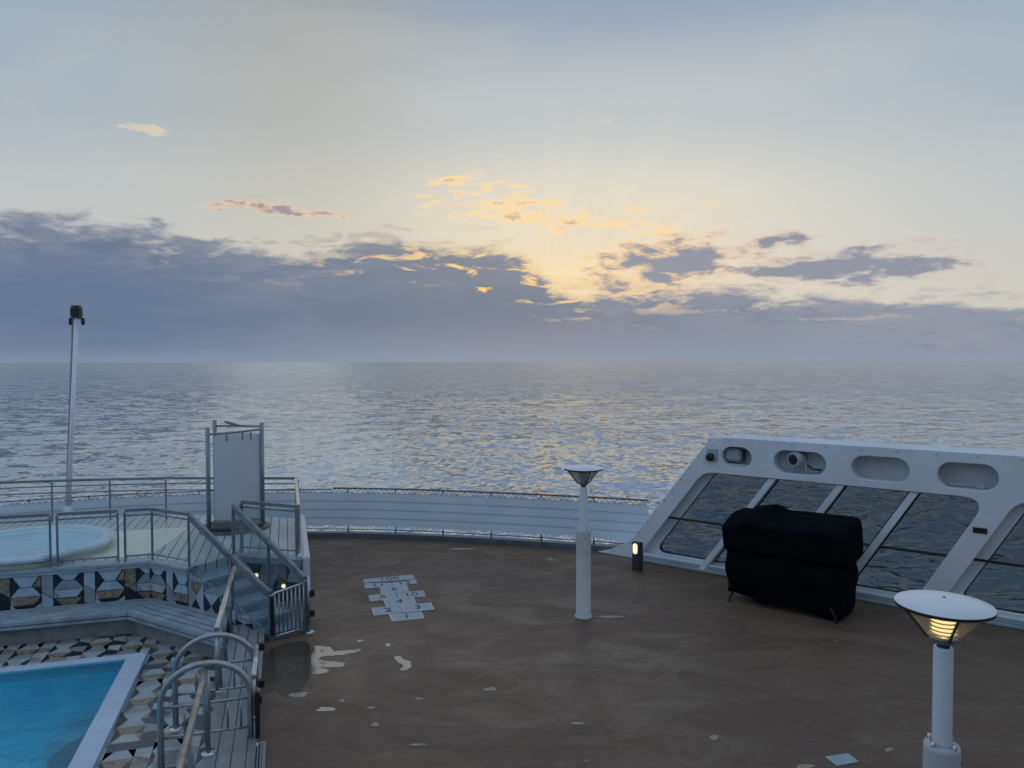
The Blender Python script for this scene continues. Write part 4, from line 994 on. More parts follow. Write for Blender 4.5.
# fittings in the oval recesses
def wthing(name, label, cat, s, z, off, group=None): return thing(name, label, cat, Wp(s, z, off), 0, group)
_, s0, z0, r0 = ov[0]
t = wthing('floodlight', 'boxy pale floodlight inside the smallest oval recess of the screen', 'floodlight', s0 - 0.06, z0 - r0, 0.2)
MB().box(s0 - 0.27, s0 + 0.05, z0 - 0.10, z0 + 0.15, 0.10, 0.28, mat=WM).build('housing', M['flood'], t, bevel=0.04)
MB().box(s0 + 0.056, s0 + 0.10, z0 - 0.09, z0 + 0.13, 0.14, 0.26, mat=WM).build('bracket', M['darkgrey'], t, bevel=0.01)
MB().box(s0 - 0.2, s0 + 0.2, z0 - r0 + 0.005, z0 - r0 + 0.045, 0.1, 0.3, mat=WM).build('shelf', M['recess'], t, bevel=0.008)
_, s0, z0, r0 = ov[1]
t = wthing('security_camera', 'round grey deck camera with a dark lens in the second oval recess', 'camera', s0, z0 - r0, 0.2)
c0 = Wp(s0 - 0.12, z0 + 0.05, 0.02); c1 = Wp(s0 - 0.02, z0 + 0.07, 0.28)
MB().tube([c0, c0.lerp(c1, 0.3), c1], [0.14, 0.165, 0.11], 20).build('body', M['flood'], t)
MB().tube([c0 - (c1 - c0).normalized() * 0.012, c0 + (c1 - c0).normalized() * 0.01], 0.095, 20).build('lens', M['lens'], t)
for dx in (-0.14, 0.10): MB().tube([Wp(s0 + dx, z0 - r0 + 0.01, 0.12), Wp(s0 + dx * 0.8, z0 - 0.02, 0.12), Wp(s0 + dx * 0.7, z0 + 0.04, 0.14)], 0.022, 8).build('bracket', M['flood'], t)
MB().tube([Wp(s0 + 0.1, z0 - 0.04, 0.15), Wp(s0 + 0.2, z0 - 0.12, 0.16), Wp(s0 + 0.36, z0 - 0.13, 0.2)], 0.018, 8).build('cable', M['darkgrey'], t)
_, s0, z0, r0 = ov[3]
t = wthing('strip_lamp', 'slim white strip lamp lying in the rightmost oval recess', 'lamp', s0, z0 - r0, 0.2)
MB().tube([Wp(s0 - 0.3, z0 - r0 + 0.05, 0.16), Wp(s0 + 0.3, z0 - r0 + 0.05, 0.16)], 0.028, 10).build('tube', M['flood'], t)
MB().box(s0 + 0.12, s0 + 0.24, z0 - r0 + 0.01, z0 - r0 + 0.09, 0.12, 0.2, mat=WM).build('end_cap', M['flood'], t, bevel=0.008)
s0, z0 = W(712, 457)
t = wthing('wall_camera', 'little black dome camera on a plate at the screen corner', 'camera', s0, z0 - 0.12, 0)
MB().box(s0 - 0.1, s0 + 0.12, z0 - 0.07, z0 + 0.17, -0.03, -0.001, mat=WM).build('mounting_plate', M['flood'], t, bevel=0.008)
MB().tube([Wp(s0 - 0.02, z0, -0.03), Wp(s0 - 0.02, z0, -0.10), Wp(s0 - 0.02, z0, -0.14)], [0.085, 0.08, 0.045], 16).build('dome', M['blackp'], t)

# ------------------------------------------------------------------ bollard light
bp = G(637.5, 570, 0); rzb = math.atan2(D.y, D.x)
bl = thing('bollard_light', 'small dark bollard light with a glowing oval lens by the screen foot', 'bollard light', bp, rzb)
MB().box(-0.095, 0.095, -0.07, 0.07, 0.0, 0.58).build('housing', M['darkgrey'], bl, 'local', bevel=0.012)
ovp = [(0.035 * 1.35 * math.cos(t) - 0.015, 0.455 + (0.06 if math.sin(t) > 0 else -0.06) + 0.045 * math.sin(t)) for t in [i * math.pi / 12 for i in range(24)]]
XZ = Matrix(((1, 0, 0, 0), (0, 0, -1, 0), (0, 1, 0, 0), (0, 0, 0, 1)))
MB().prism(ovp, 0.072, 0.088, mat=XZ).build('lens', M['lit_w'], bl, 'local')
for i in range(3): MB().box(-0.065, 0.035, -0.096, -0.091, 0.41 + 0.045 * i, 0.416 + 0.045 * i).build('guard_bar', M['darkgrey'], bl, 'local')

# ------------------------------------------------------------------ lamp posts
def lamp(label, loc, rz, lit):
    t = thing('lamp_post', label, 'lamp post', loc, rz, 'deck lamp posts')
    MB().lathe([(0.15, 0.0), (0.15, 0.03), (0.125, 0.035), (0.122, 1.44), (0.118, 1.475), (0.075, 1.48)], n=28).build('sleeve', M['white_b'], t, 'local')
    MB().lathe([(0.16, 0.0), (0.16, 0.012), (0.14, 0.016)], n=28).build('base_plate', M['kerb'], t, 'local')
    MB().lathe([(0.066, 1.4), (0.066, 2.185), (0.062, 2.2), (0.0, 2.201)], n=24).build('pole', M['white'], t, 'local')
    m_ = MB()
    for k in range(4):
        a_ = R(45 + 90 * k); m_.lathe([(0.0, 1.515), (0.016, 1.51), (0.018, 1.47)], (0.098 * math.cos(a_), 0.098 * math.sin(a_), 0), 10)
    m_.build('bolt_ring', M['chrome'], t, 'local')
    mb_ = MB()
    for k in range(9):
        mb_.lathe([(0.0, 0.008), (0.012, 0.006), (0.014, 0.0)], (0, 0, 0), 8)
        nv = 24; 
        for v in mb_.v[-nv:]:
            x, y, z = v; v.x, v.y, v.z = 0.123 + z, y, 0.15 + 0.15 * k + x
    mb_.build('screw_row', M['blackp'], t, 'local')
    MB().lathe([(0.045, 2.19), (0.045, 2.225), (0.05, 2.235)], n=20).build('collar', M['darkgrey'], t, 'local')
    MB().lathe([(0.045, 2.225), (0.10, 2.265), (0.112, 2.28), (0.0, 2.281)], n=28).build('cone_base', M['steel_dark'], t, 'local')
    MB().lathe([(0.110, 2.282), (0.285, 2.50)], n=32).build('lamp_glass', M['lampglass'] if lit else M['lampglass_pale'], t, 'local')
    lv = MB()
    for k in range(7):
        z = 2.30 + 0.030 * k; r_ = 0.092
        lv.lathe([(r_ - 0.008, z + 0.006), (r_ + 0.006, z + 0.003), (r_ + 0.006, z), (r_ - 0.008, z + 0.002)], n=20)
    if lit:
        MB().lathe([(0.078, 2.31), (0.082, 2.48)], n=20).build('lamp_tube', M['lit'], t, 'local')
        lv.build('louvre', simple('warm_louvre', (0.8, 0.7, 0.5), 0.4), t, 'local')
    else:
        MB().lathe([(0.05, 2.285), (0.06, 2.36), (0.075, 2.495)], n=24).build('lamp_tube', M['steel_dark'], t, 'local')
    for k in range(4):
        a_ = R(90 * k + 8); c_, s__ = math.cos(a_), math.sin(a_)
        MB().beam((0.11 * c_, 0.11 * s__, 2.27), (0.292 * c_, 0.292 * s__, 2.50), 0.014, 0.014).build('rib', M['darkgrey'], t, 'local')
    MB().lathe([(0.0, 2.488), (0.315, 2.488), (0.325, 2.492), (0.327, 2.515)], n=48).build('cap_rim', M['darkgrey'], t, 'local')
    MB().lathe([(0.327, 2.515), (0.322, 2.522), (0.20, 2.545), (0.06, 2.563), (0.0, 2.566)], n=48).build('cap', M['white'], t, 'local')
    MB().lathe([(0.009, 2.56), (0.009, 2.572), (0.0, 2.573)], n=10).build('cap_screw', M['darkgrey'], t, 'local')
    return t
lamp('unlit white lamp post standing alone in the middle of the deck', G(583.5, 617, 0), 0.15, False)
lB = CAM + ray(943, 632) * 1.0
d_ = ray(943.5, 640); tt = (2.25 - CAM.z) / d_.z; pB_ = CAM + d_ * tt
lamp('lit white lamp post close up in the bottom right corner', Vector((pB_.x, pB_.y, 0)), -0.35, True)
pl_ = bpy.data.lights.new('lamp_glow', 'POINT'); pl_.energy = 1.8; pl_.color = (1, 0.62, 0.25); pl_.shadow_soft_size = 0.04
lo = bpy.data.objects.new('lamp_glow', pl_); COL.objects.link(lo); lo.location = (pB_.x, pB_.y, 2.39 + 0.0)
lo.location.z = 2.18 + 0.20

# ------------------------------------------------------------------ covered stack
fl_ = G(729, 603, 0); fr_ = G(835, 622, 0)
cc = (fl_ + fr_) / 2 + N * 0.47
cs = thing('covered_furniture_stack', 'bulky stack of deck furniture under a black fabric cover', 'covered furniture', cc, math.atan2(D.y, D.x))
def rbox(x0, x1, y0, y1, z0, z1, r, cuts, fn):
    bm = bmesh.new(); bmesh.ops.create_cube(bm, size=1.0)
    bmesh.ops.subdivide_edges(bm, edges=bm.edges[:], cuts=cuts, use_grid_fill=True)
    m_ = MB(); c = Vector(((x0 + x1) / 2, (y0 + y1) / 2, (z0 + z1) / 2)); h = Vector(((x1 - x0) / 2, (y1 - y0) / 2, (z1 - z0) / 2))
    bm.verts.ensure_lookup_table(); vs = []
    for v in bm.verts:
        p = Vector((v.co.x * 2 * h.x, v.co.y * 2 * h.y, v.co.z * 2 * h.z))
        q_ = Vector((max(-h.x + r, min(h.x - r, p.x)), max(-h.y + r, min(h.y - r, p.y)), max(-h.z + r, min(h.z - r, p.z))))
        d = p - q_
        if d.length > 1e-6: p = q_ + d.normalized() * min(r, max(abs(d.x), abs(d.y), abs(d.z)))
        vs.append(fn(p + c))
    fs = [tuple(v.index for v in f.verts) for f in bm.faces]; bm.free()
    return m_.add(vs, fs, 0, True)
def wob(v, s, a): return a * mnoise.noise(Vector((v.x * s, v.y * s, v.z * s * 0.6)) + Vector((3.1, 7.7, 1.3)))
def f_low(v):
    n = Vector((v.x, v.y, 0)).normalized() if (v.x or v.y) else Vector((0, 0, 0))
    folds = 0.018 * math.sin(v.x * 19 + 3 * math.sin(v.z * 4)) * (1.1 - v.z)
    bulge = 0.05 * math.exp(-((v.z - 0.62) / 0.22) ** 2)
    p = v + n * (wob(v, 2.5, 0.03) + wob(v, 9, 0.018) + folds + bulge)
    if v.z < 0.3: p.z += 0.05 * math.sin(v.x * 6.0) + wob(v, 4, 0.05) - 0.07 * (v.x > 0.1) * (0.3 - v.z) / 0.2
    return p
def f_up(v):
    n = Vector((v.x, v.y, 0)).normalized() if (v.x or v.y) else Vector((0, 0, 0))
    p = v + n * (wob(v, 2.2, 0.03) + wob(v, 8, 0.018) + 0.012 * math.sin(v.x * 13 + v.z * 6))
    if v.z > 1.25:
        k = (v.z - 1.25) / 0.3
        sd = max(0.0, (-v.y - 0.05) / 0.5)
        p.z -= k * 0.15 * sd * (1.2 if v.x < -0.2 else 0.75)
        p.z += k * (0.075 * math.exp(-((v.x + 0.42 - v.y * 0.25) / 0.22) ** 2) - 0.06 * math.exp(-((v.x + 0.02 + v.y * 0.3) / 0.16) ** 2) - 0.05 * (v.x < -0.7))
        p.z += wob(v, 3, 0.018)
    return p
rbox(-0.94, 0.98, -0.46, 0.48, 0.13, 1.04, 0.06, 26, f_low).build('lower_cover', M['cover'], cs, 'local')
rbox(-1.02, 1.08, -0.52, 0.56, 0.92, 1.60, 0.08, 30, f_up).build('upper_cover', M['cover'], cs, 'local')
for (x, y) in ((-0.86, -0.4), (0.86, -0.44), (-0.84, 0.38), (0.86, 0.40)):
    sx = -1 if x < 0 else 1
    MB().tube([(x - 0.05 * sx, y, 0.24), (x + 0.02 * sx, y - 0.02, 0.12), (x + 0.05 * sx, y - 0.03, 0.02), (x + 0.05 * sx, y - 0.03, 0.0)], [0.024, 0.018, 0.016, 0.026], 8).build('leg', M['rubber'], cs, 'local')
MB().tube([(-0.66, -0.46, 1.33), (-0.62, -0.30, 1.50), (-0.55, -0.05, 1.61), (-0.5, 0.2, 1.64)], 0.010, 6).build('cover_piping', M['kerb'], cs, 'local')

# ------------------------------------------------------------------ marks on the deck
hs_ = thing('hopscotch_grid', 'pale blue hopscotch squares with numbers painted on the brown deck', 'floor game', G(400, 598, 0))
def hp(x, y, z=0.004): p = G(350 + x / 10.24, 565 + y / 10.24, 0); return Vector((p.x, p.y, z))
quads = [((405, 505), (722, 480), (757, 550), (437, 583), '1'),
         ((228, 442), (523, 410), (555, 488), (250, 522), '2'), ((530, 410), (820, 388), (858, 460), (562, 488), '3'),
         ((338, 346), (636, 324), (675, 400), (380, 436), '4'),
         ((183, 313), (466, 290), (490, 345), (203, 378), '5'), ((473, 290), (752, 262), (778, 325), (497, 343), '10'),
         ((300, 222), (585, 205), (610, 276), (315, 304), '6'),
         ((143, 190), (420, 182), (435, 222), (153, 245), '11'), ((426, 182), (672, 154), (690, 192), (440, 220), '12'),
         ((133, 150), (645, 103), (668, 150), (140, 186), '100')]
mh = MB(); me_ = MB()
for iq, q in enumerate(quads):
    P = [hp(*c, z=0.004 + 0.0004 * iq) for c in q[:4]]; cen = sum(P, Vector()) / 4
    mh.add([p.lerp(cen, 0.004) for p in P], [(3, 2, 1, 0)])
mh.build('squares', M['hop'], hs_)
for q in (quads[0], quads[2], quads[3], quads[1]):
    P = [hp(*c, z=0.0095) for c in q[:4]]
    prs = ((1, 2), (3, 0)) if q[4] != '3' else ((1, 2), (3, 0), (2, 3))
    if q[4] == '2': prs = ((3, 0),)
    for i, j in prs:
        d = (P[j] - P[i]).normalized(); n = Vector((-d.y, d.x, 0)) * 0.014
        me_.add([P[i] - n, P[j] - n, P[j] + n, P[i] + n], [(0, 1, 2, 3)])
me_.build('outline', M['hopedge'], hs_)
def text_mesh(txt, size, mat4, name, mat, parent):
    cu = bpy.data.curves.new(name, 'FONT'); cu.body = txt; cu.size = size; cu.align_x = 'CENTER'; cu.align_y = 'CENTER'
    tmp = bpy.data.objects.new('tmp', cu); COL.objects.link(tmp); dg = bpy.context.evaluated_depsgraph_get()
    me = bpy.data.meshes.new_from_object(tmp.evaluated_get(dg)); bpy.data.objects.remove(tmp); bpy.data.curves.remove(cu)
    me.transform(Matrix.Translation(-parent.location) @ mat4); me.name = name; me.materials.clear(); me.materials.append(mat)
    o = bpy.data.objects.new(name, me); COL.objects.link(o); o.parent = parent
for q in quads:
    P = [hp(*c, z=0.010) for c in q[:4]]; cen = sum(P, Vector()) / 4; xd = (P[1] - P[0]).normalized()
    text_mesh(q[4], 0.27, Matrix.Translation(cen) @ Matrix.Rotation(math.atan2(xd.y, xd.x), 4, 'Z'), 'number', M['num'], hs_)

def blob(px, py, wx, wy, seed, mat, name, z=0.004, n=40, rough=0.35, pts=None):
    rnd = random.Random(seed); out_ = []
    if pts is None:
        ph = [rnd.random() * 6.28 for _ in range(6)]
        for i in range(n):
            t = 2 * math.pi * i / n; r_ = 1 + rough * sum(math.sin((k + 2) * t + ph[k]) / (k + 2) for k in range(5))
            g_ = G(px + wx * r_ * math.cos(t), py + wy * r_ * math.sin(t), 0); out_.append(g_)
    else:
        m = len(pts)
        for i in range(m):
            p, q = Vector(pts[i]), Vector(pts[(i + 1) % m])
            for j in range(6):
                v = p.lerp(q, j / 6); v += Vector((mnoise.noise(Vector((v.x * .4, v.y * .9, seed))), mnoise.noise(Vector((v.x * .4, v.y * .9, seed + 9))) * 0.5)) * 2.0
                out_.append(G(v.x, v.y, 0))
    mb_ = MB(); tri = tessellate_polygon([[Vector((p.x, p.y, 0)) for p in out_]])
    vs = [Vector((p.x, p.y, z)) for p in out_]
    def upw(t): a_, b_, c_ = (vs[i] for i in t); return t if (b_ - a_).cross(c_ - a_).z > 0 else (t[0], t[2], t[1])
    mb_.add(vs, [upw(t) for t in tri]); return mb_.build(name, mat)
struct(blob(0, 0, 0, 0, 3, M['wet'], 'puddle', pts=[(312, 646), (330, 647), (334, 652), (360, 649), (361, 652), (342, 655), (322, 657), (318, 660), (345, 663), (344, 667), (322, 668), (330, 671), (322, 674), (312, 675)]))  # bright part of the puddle, cut where the railings' reflection starts
struct(blob(0, 0, 0, 0, 4, M['wet_dark'], 'puddle', z=0.003, pts=[(252, 668), (266, 652), (285, 642), (306, 641), (311, 647), (311, 675), (306, 683), (300, 694), (284, 697), (276, 690), (260, 696), (254, 684)]))  # rest of that puddle, with the dark railing reflection painted in
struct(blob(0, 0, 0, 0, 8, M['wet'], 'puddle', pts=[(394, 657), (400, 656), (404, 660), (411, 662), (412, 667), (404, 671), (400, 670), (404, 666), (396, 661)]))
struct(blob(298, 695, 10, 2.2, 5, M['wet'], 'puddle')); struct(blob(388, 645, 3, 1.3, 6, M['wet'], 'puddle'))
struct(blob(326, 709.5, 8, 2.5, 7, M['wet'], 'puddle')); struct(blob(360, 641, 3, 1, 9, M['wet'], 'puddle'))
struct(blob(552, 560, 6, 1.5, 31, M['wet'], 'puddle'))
marks = [(490, 689.5, 6.5, 2, 'small pale mark in the centre of the deck'), (418, 745, 8, 1.3, 'thin pale streak low on the deck'), (375, 725, 4, 2, 'round pale spot low on the deck'),
         (342, 701, 2.5, 1.6, 'tiny pale spot right of the puddles'), (371, 708, 4, 1.3, 'small pale spot between the puddles and the deck centre'), (714, 738, 4, 3, 'pale square mark low on the deck'),
         (577, 723.5, 7, 1.3, 'thin pale streak in the lower middle of the deck'), (805, 767, 8, 3, 'pale mark at the bottom edge beside the pale blue plate'), (889, 750, 4.5, 2, 'pale mark left of the lit lamp post'),
         (419, 699, 4, 1.2, 'faint pale mark above the thin streak'), (462, 549, 14, 1.0, 'long pale streak near the stern kerb'), (611, 617, 12, 1.4, 'pale scuff beside the foot of the unlit lamp post')]
for k, (x, y, wx, wy, lb) in enumerate(marks):
    o = blob(x, y, wx, wy, 40 + k, M['patch'], 'worn_patch', 0.0045, 20, 0.25); tag(o, lb, 'floor mark', 'pale worn patches on the deck')
P = [G(825, 757.5), G(848, 754), G(859, 762.5), G(837, 766.5)]
pt = MB(); pt.prism([p.xy for p in P], 0.002, 0.010); o = pt.build('cover_plate', M['plate']); tag(o, 'pale blue square plate lying on the deck at the bottom', 'plate')

# ------------------------------------------------------------------ world
wd_ = bpy.data.worlds.new("World"); sc.world = wd_; wd_.use_nodes = True; nt = wd_.node_tree
for n in list(nt.nodes): nt.nodes.remove(n)
out = nt.nodes.new('ShaderNodeOutputWorld'); bgn = node(nt, 'Background', Strength=1.09)
SUN_AZ, SUN_EL = math.atan(25 / F), R(5.5)
sky = node(nt, 'TexSky', sky_type='NISHITA'); sky.sun_disc = False; sky.sun_elevation = SUN_EL; sky.sun_rotation = SUN_AZ; sky.air_density = 1.2; sky.dust_density = 2.0
tc = node(nt, 'TexCoord'); sep = node(nt, 'SeparateXYZ'); L(nt, tc.outputs['Generated'], sep.inputs[0])
X_, Y_, Z_ = sep.outputs
az = math_n(nt, 'ARCTAN2', X_, Y_); el = math_n(nt, 'ARCSINE', Z_)
elp = math_n(nt, 'MAXIMUM', el, 0.0)
def ramp(nt, v, stops, lo, hi):
    n = nt.nodes.new('ShaderNodeValToRGB'); n.color_ramp.interpolation = 'EASE'
    L(nt, smooth_lin(nt, v, lo, hi), n.inputs[0]); els = n.color_ramp.elements
    for i, (p, c) in enumerate(stops):
        e = els[i] if i < 2 else els.new(0.5)
        e.position = (p - lo) / (hi - lo); e.color = c4(c)
    return n.outputs[0]
def smooth_lin(nt, v, lo, hi):
    n = nt.nodes.new('ShaderNodeMapRange'); L(nt, v, n.inputs[0]); n.inputs[1].default_value = lo; n.inputs[2].default_value = hi; return n.outputs[0]
def srgb(r, g, b): return tuple(((x / 255) / 12.92 if x / 255 <= 0.04045 else ((x / 255 + 0.055) / 1.055) ** 2.4) for x in (r, g, b))
front = ramp(nt, elp, [(0, srgb(215, 195, 165)), (1.57, srgb(176, 203, 244)), (0.09, srgb(218, 211, 198)), (0.20, srgb(214, 213, 205)), (0.32, srgb(190, 197, 201)), (0.46, srgb(146, 163, 184)), (0.8, srgb(126, 148, 180))], 0, 1.5708)
rear = ramp(nt, elp, [(0, srgb(156, 190, 238)), (1.57, srgb(176, 203, 244)), (0.3, srgb(170, 202, 248))], 0, 1.5708)
aabs = math_n(nt, 'ABSOLUTE', math_n(nt, 'SUBTRACT', az, 0.0))
base = mixc(nt, smooth(nt, aabs, 0.75, 1.7), front, rear)
# cooler to the left / right edges of the front sky
sidecool = smooth(nt, math_n(nt, 'ABSOLUTE', math_n(nt, 'SUBTRACT', az, 0.05)), 0.12, 0.7, 0, 0.75)
base = mixc(nt, math_n(nt, 'MULTIPLY', sidecool, smooth(nt, elp, 0.05, 0.36, 0.35, 1.0)), base, srgb(150, 170, 188))
def gauss(a0, e0, sa, se):
    da = math_n(nt, 'DIVIDE', math_n(nt, 'SUBTRACT', az, a0), sa); de = math_n(nt, 'DIVIDE', math_n(nt, 'SUBTRACT', el, e0), se)
    q = math_n(nt, 'ADD', math_n(nt, 'MULTIPLY', da, da), math_n(nt, 'MULTIPLY', de, de))
    return math_n(nt, 'POWER', 2.71828, math_n(nt, 'MULTIPLY', q, -1.0))
def PX(x, y): a_ = math.atan((x - 512) / F); return a_, math.atan((361.5 - y) / F * math.cos(a_))
def gpx(x, y, wx, wy): a_, e_ = PX(x, y); return gauss(a_, e_, wx / F, wy / F)
base = mixc(nt, math_n(nt, 'MULTIPLY', gpx(580, 250, 190, 70), 0.7), base, srgb(238, 222, 192))
base = mixc(nt, math_n(nt, 'MULTIPLY', gpx(575, 272, 70, 26), 0.55), base, srgb(254, 230, 172))
base = mixc(nt, math_n(nt, 'MULTIPLY', gpx(300, 50, 130, 200), 0.50), base, srgb(176, 172, 156))   # thin brownish veil of smoke
# faint rays fanning up from the hidden sun
_a, _e = PX(545, 300)
ra_ = math_n(nt, 'ARCTAN2', math_n(nt, 'SUBTRACT', az, _a), math_n(nt, 'MAXIMUM', math_n(nt, 'SUBTRACT', el, _e), 0.001))
rn = node(nt, 'TexNoise', noise_dimensions='1D', Scale=1.0, Detail=3.0); L(nt, math_n(nt, 'MULTIPLY', ra_, 7.0), rn.inputs['W'])
rayf = math_n(nt, 'MULTIPLY', smooth(nt, rn.outputs['Fac'], 0.42, 0.66), gpx(590, 220, 120, 70))
base = mixc(nt, math_n(nt, 'MULTIPLY', rayf, 0.17), base, srgb(250, 236, 200))
# noise fields on the sky
def nfield(sx, sy, detail=7, rough=0.58, off=(0, 0, 0), dist=0.3, tilt=0.0):
    cb = node(nt, 'CombineXYZ'); L(nt, math_n(nt, 'ADD', math_n(nt, 'MULTIPLY', az, sx), off[0]), cb.inputs[0])
    L(nt, math_n(nt, 'ADD', math_n(nt, 'ADD', math_n(nt, 'MULTIPLY', el, sy), math_n(nt, 'MULTIPLY', az, tilt)), off[1]), cb.inputs[1]); cb.inputs[2].default_value = off[2]
    n = node(nt, 'TexNoise', Scale=1.0, Detail=float(detail), Roughness=rough, Distortion=dist); L(nt, cb.outputs[0], n.inputs['Vector']); return n.outputs['Fac']
nA = nfield(9, 32, 8, 0.58, (2.3, 1.1, 0)); nB = nfield(22, 70, 8, 0.6, (5.3, 7.1, 3)); nC = nfield(5, 20, 5, 0.5, (1.0, 4.0, 6)); nW = nfield(3.0, 9.0, 6, 0.6, (0.3, 2.0, 9))
# veil of thin high cloud
base = mixc(nt, smooth(nt, nW, 0.45, 0.75, 0, 0.22), base, srgb(205, 200, 188))
# bank: top edge as a curve of azimuth
cur = nt.nodes.new('ShaderNodeFloatCurve'); cv_ = cur.mapping.curves[0]
edge = [(-200, 230), (0, 217), (60, 220), (140, 226), (200, 240), (280, 246), (340, 240), (440, 240), (500, 248), (540, 272), (580, 290), (650, 287), (720, 286), (800, 291), (900, 296), (1024, 300), (1200, 310)]
aL_, aR_ = -1.2, 1.2; pts = []
for x, y in edge: a_, e_ = PX(x, y); pts.append(((a_ - aL_) / (aR_ - aL_), e_ / 0.3))
pts = [(0.0, 0.5)] + pts + [(1.0, 0.15)]
while len(cv_.points) < len(pts): cv_.points.new(0.5, 0.5)
for p, (x, y) in zip(cv_.points, pts): p.location = (x, y); p.handle_type = 'AUTO_CLAMPED'
cur.mapping.update()
L(nt, smooth_lin(nt, az, aL_, aR_), cur.inputs['Value'])
ed = math_n(nt, 'MULTIPLY', cur.outputs[0], 0.3)
nmix = math_n(nt, 'ADD', math_n(nt, 'MULTIPLY', math_n(nt, 'SUBTRACT', nA, 0.5), 0.085), math_n(nt, 'MULTIPLY', math_n(nt, 'SUBTRACT', nB, 0.5), 0.085))
depth = math_n(nt, 'ADD', math_n(nt, 'SUBTRACT', ed, el), nmix)      # >0 inside the bank
bank = smooth(nt, depth, -0.010, 0.020)
nM = nfield(26, 80, 7, 0.6, (1.1, 2.4, 8), 0.4)
# bank colour
bankc = ramp(nt, elp, [(0, srgb(130, 145, 165)), (0.3, srgb(124, 132, 150)), (0.06, srgb(108, 125, 147)), (0.14, srgb(116, 129, 146))], 0, 0.3)
bankc = mixc(nt, smooth(nt, az, -0.05, 0.55), bankc, srgb(142, 150, 165))
bankc = mixc(nt, smooth(nt, az, -0.1, -0.6, 0, 0.75), bankc, srgb(96, 117, 148))
bankc = mixc(nt, math_n(nt, 'MULTIPLY', smooth(nt, nA, 0.42, 0.62), smooth(nt, depth, 0.09, 0.0, 0.0, 0.55)), bankc, srgb(150, 152, 166))
bankc = mixc(nt, math_n(nt, 'MULTIPLY', smooth(nt, nB, 0.52, 0.38), smooth(nt, depth, 0.07, 0.0, 0.0, 0.4)), bankc, srgb(106, 116, 138))
bankc = mixc(nt, smooth(nt, nC, 0.4, 0.7, 0, 0.25), bankc, srgb(136, 142, 160))
bankc = mixc(nt, smooth(nt, el, 0.022, -0.002, 0, 0.45), bankc, srgb(140, 155, 176))
# glowing breaks inside the upper part of the bank
brk = math_n(nt, 'MULTIPLY', smooth(nt, nfield(14, 60, 8, 0.6, (8.2, 3.3, 1), 0.5), 0.53, 0.62), math_n(nt, 'MULTIPLY', smooth(nt, depth, 0.0, 0.012), smooth(nt, depth, 0.062, 0.03)))
sunny = gpx(520, 275, 170, 45)
brk = math_n(nt, 'MULTIPLY', brk, smooth(nt, sunny, 0.02, 0.5, 0.12, 1.0))
bankc = mixc(nt, brk, bankc, mixc(nt, sunny, srgb(196, 180, 170), srgb(255, 214, 140)))
bankc = mixc(nt, smooth(nt, math_n(nt, 'MULTIPLY', gpx(482, 288, 13, 6), smooth(nt, nM, 0.40, 0.56)), 0.35, 0.8), bankc, srgb(255, 205, 120))
# bright rim of the bank near the sun
rim = math_n(nt, 'MULTIPLY', smooth(nt, depth, -0.02, 0.002), smooth(nt, depth, 0.022, 0.004))
col = mixc(nt, bank, base, bankc)
col = mixc(nt, math_n(nt, 'MULTIPLY', rim, smooth(nt, gpx(560, 270, 200, 60), 0.05, 0.8, 0.08, 0.5)), col, mixc(nt, sunny, srgb(210, 190, 180), srgb(255, 222, 158)))
# loose clouds above the bank
def loose(fields, lo, hi, noise_, thick_lo, thick_hi, dark, lightc, alpha=1.0):
    global col
    m = None
    for f in fields:
        g_ = math_n(nt, 'MULTIPLY', gpx(*f[:4]), f[4]); m = g_ if m is None else math_n(nt, 'MAXIMUM', m, g_)
    d = math_n(nt, 'ADD', m, math_n(nt, 'MULTIPLY', math_n(nt, 'MULTIPLY', math_n(nt, 'SUBTRACT', noise_, 0.5), 3.6), smooth(nt, m, 0.03, 0.4)))
    a_ = math_n(nt, 'MULTIPLY', smooth(nt, d, lo, hi), alpha)
    cc_ = mixc(nt, smooth(nt, d, thick_lo, thick_hi), lightc, dark)
    col = mixc(nt, a_, col, cc_)
nL = nfield(16, 52, 8, 0.6, (3.1, 9.4, 4), 0.4, 3.0); nM = nfield(26, 80, 7, 0.6, (1.1, 2.4, 8), 0.4)
nQ = math_n(nt, 'ADD', math_n(nt, 'MULTIPLY', nL, 0.55), math_n(nt, 'MULTIPLY', nM, 0.45))
loose([(680, 262, 95, 26, 1.15), (780, 242, 40, 12, 0.9), (850, 268, 120, 20, 1.15), (640, 280, 80, 18, 1.0)], 0.36, 0.80, nQ, 0.62, 1.05, srgb(144, 149, 162), mixc(nt, smooth(nt, az, 0.15, 0.45), srgb(240, 208, 165), srgb(205, 196, 190)))
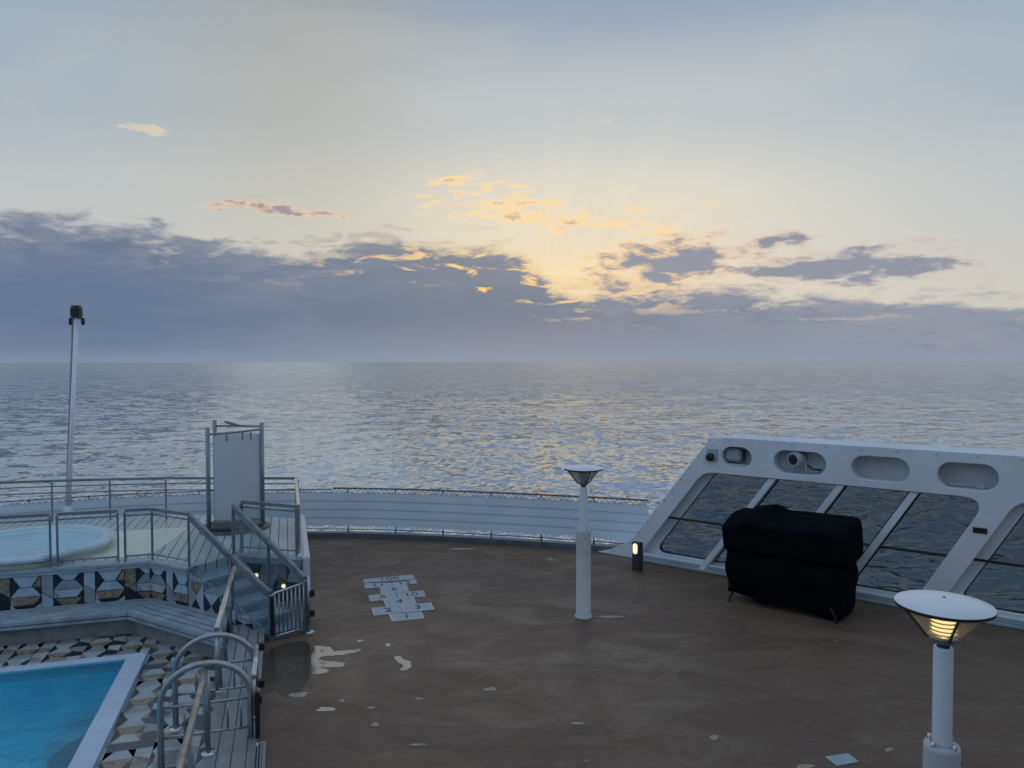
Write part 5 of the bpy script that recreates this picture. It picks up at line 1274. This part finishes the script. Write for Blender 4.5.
loose([(268, 208, 62, 7, 0.95), (325, 216, 32, 6, 0.85), (230, 205, 30, 5, 0.7)], 0.40, 0.90, nM, 0.6, 1.1, srgb(150, 146, 156), srgb(238, 204, 168), 0.9)
loose([(505, 210, 80, 16, 1.0), (470, 183, 65, 9, 0.85), (560, 225, 70, 12, 0.9), (640, 222, 50, 16, 0.8), (445, 200, 30, 14, 0.7)], 0.45, 1.0, nM, 0.95, 1.3, srgb(205, 175, 155), srgb(255, 220, 162), 0.85)
loose([(152, 131, 24, 5, 0.75), (420, 168, 22, 4, 0.7), (500, 162, 20, 8, 0.5), (600, 122, 30, 6, 0.5), (908, 145, 12, 4, 0.6), (660, 192, 16, 3, 0.6), (525, 194, 15, 4, 0.8), (700, 205, 40, 5, 0.5), (835, 162, 12, 4, 0.5)], 0.45, 1.0, nM, 1.2, 1.5, srgb(225, 190, 160), srgb(240, 216, 186), 0.55)
loose([(690, 312, 70, 3, 0.7), (880, 318, 90, 3, 0.6)], 0.5, 0.8, nM, 1.2, 1.5, srgb(225, 190, 160), srgb(190, 176, 172), 0.5)
nis = node(nt, 'VectorMath', operation='SCALE'); L(nt, sky.outputs[0], nis.inputs[0]); nis.inputs['Scale'].default_value = 0.01
mixv = mixc(nt, 0.08, col, nis.outputs[0])
below = smooth(nt, el, -0.002, -0.01)
L(nt, mixv, bgn.inputs[0]); L(nt, bgn.outputs[0], out.inputs[0])

sd = bpy.data.lights.new('sun', 'SUN'); sd.energy = 0.02; sd.angle = R(60); sd.color = (1, 0.78, 0.55)
so = bpy.data.objects.new('sun', sd); COL.objects.link(so)
dirv = Vector((math.sin(SUN_AZ) * math.cos(SUN_EL), math.cos(SUN_AZ) * math.cos(SUN_EL), math.sin(SUN_EL)))
so.rotation_euler = dirv.to_track_quat('Z', 'Y').to_euler(); so.location = (0, 30, 20)

sc.view_settings.view_transform = 'Standard'; sc.view_settings.look = 'None'; sc.view_settings.exposure = 0; sc.view_settings.gamma = 1
sc.view_settings.use_curve_mapping = False
sc.cycles.max_bounces = 10; sc.cycles.transparent_max_bounces = 24
sc.cycles.use_denoising = True
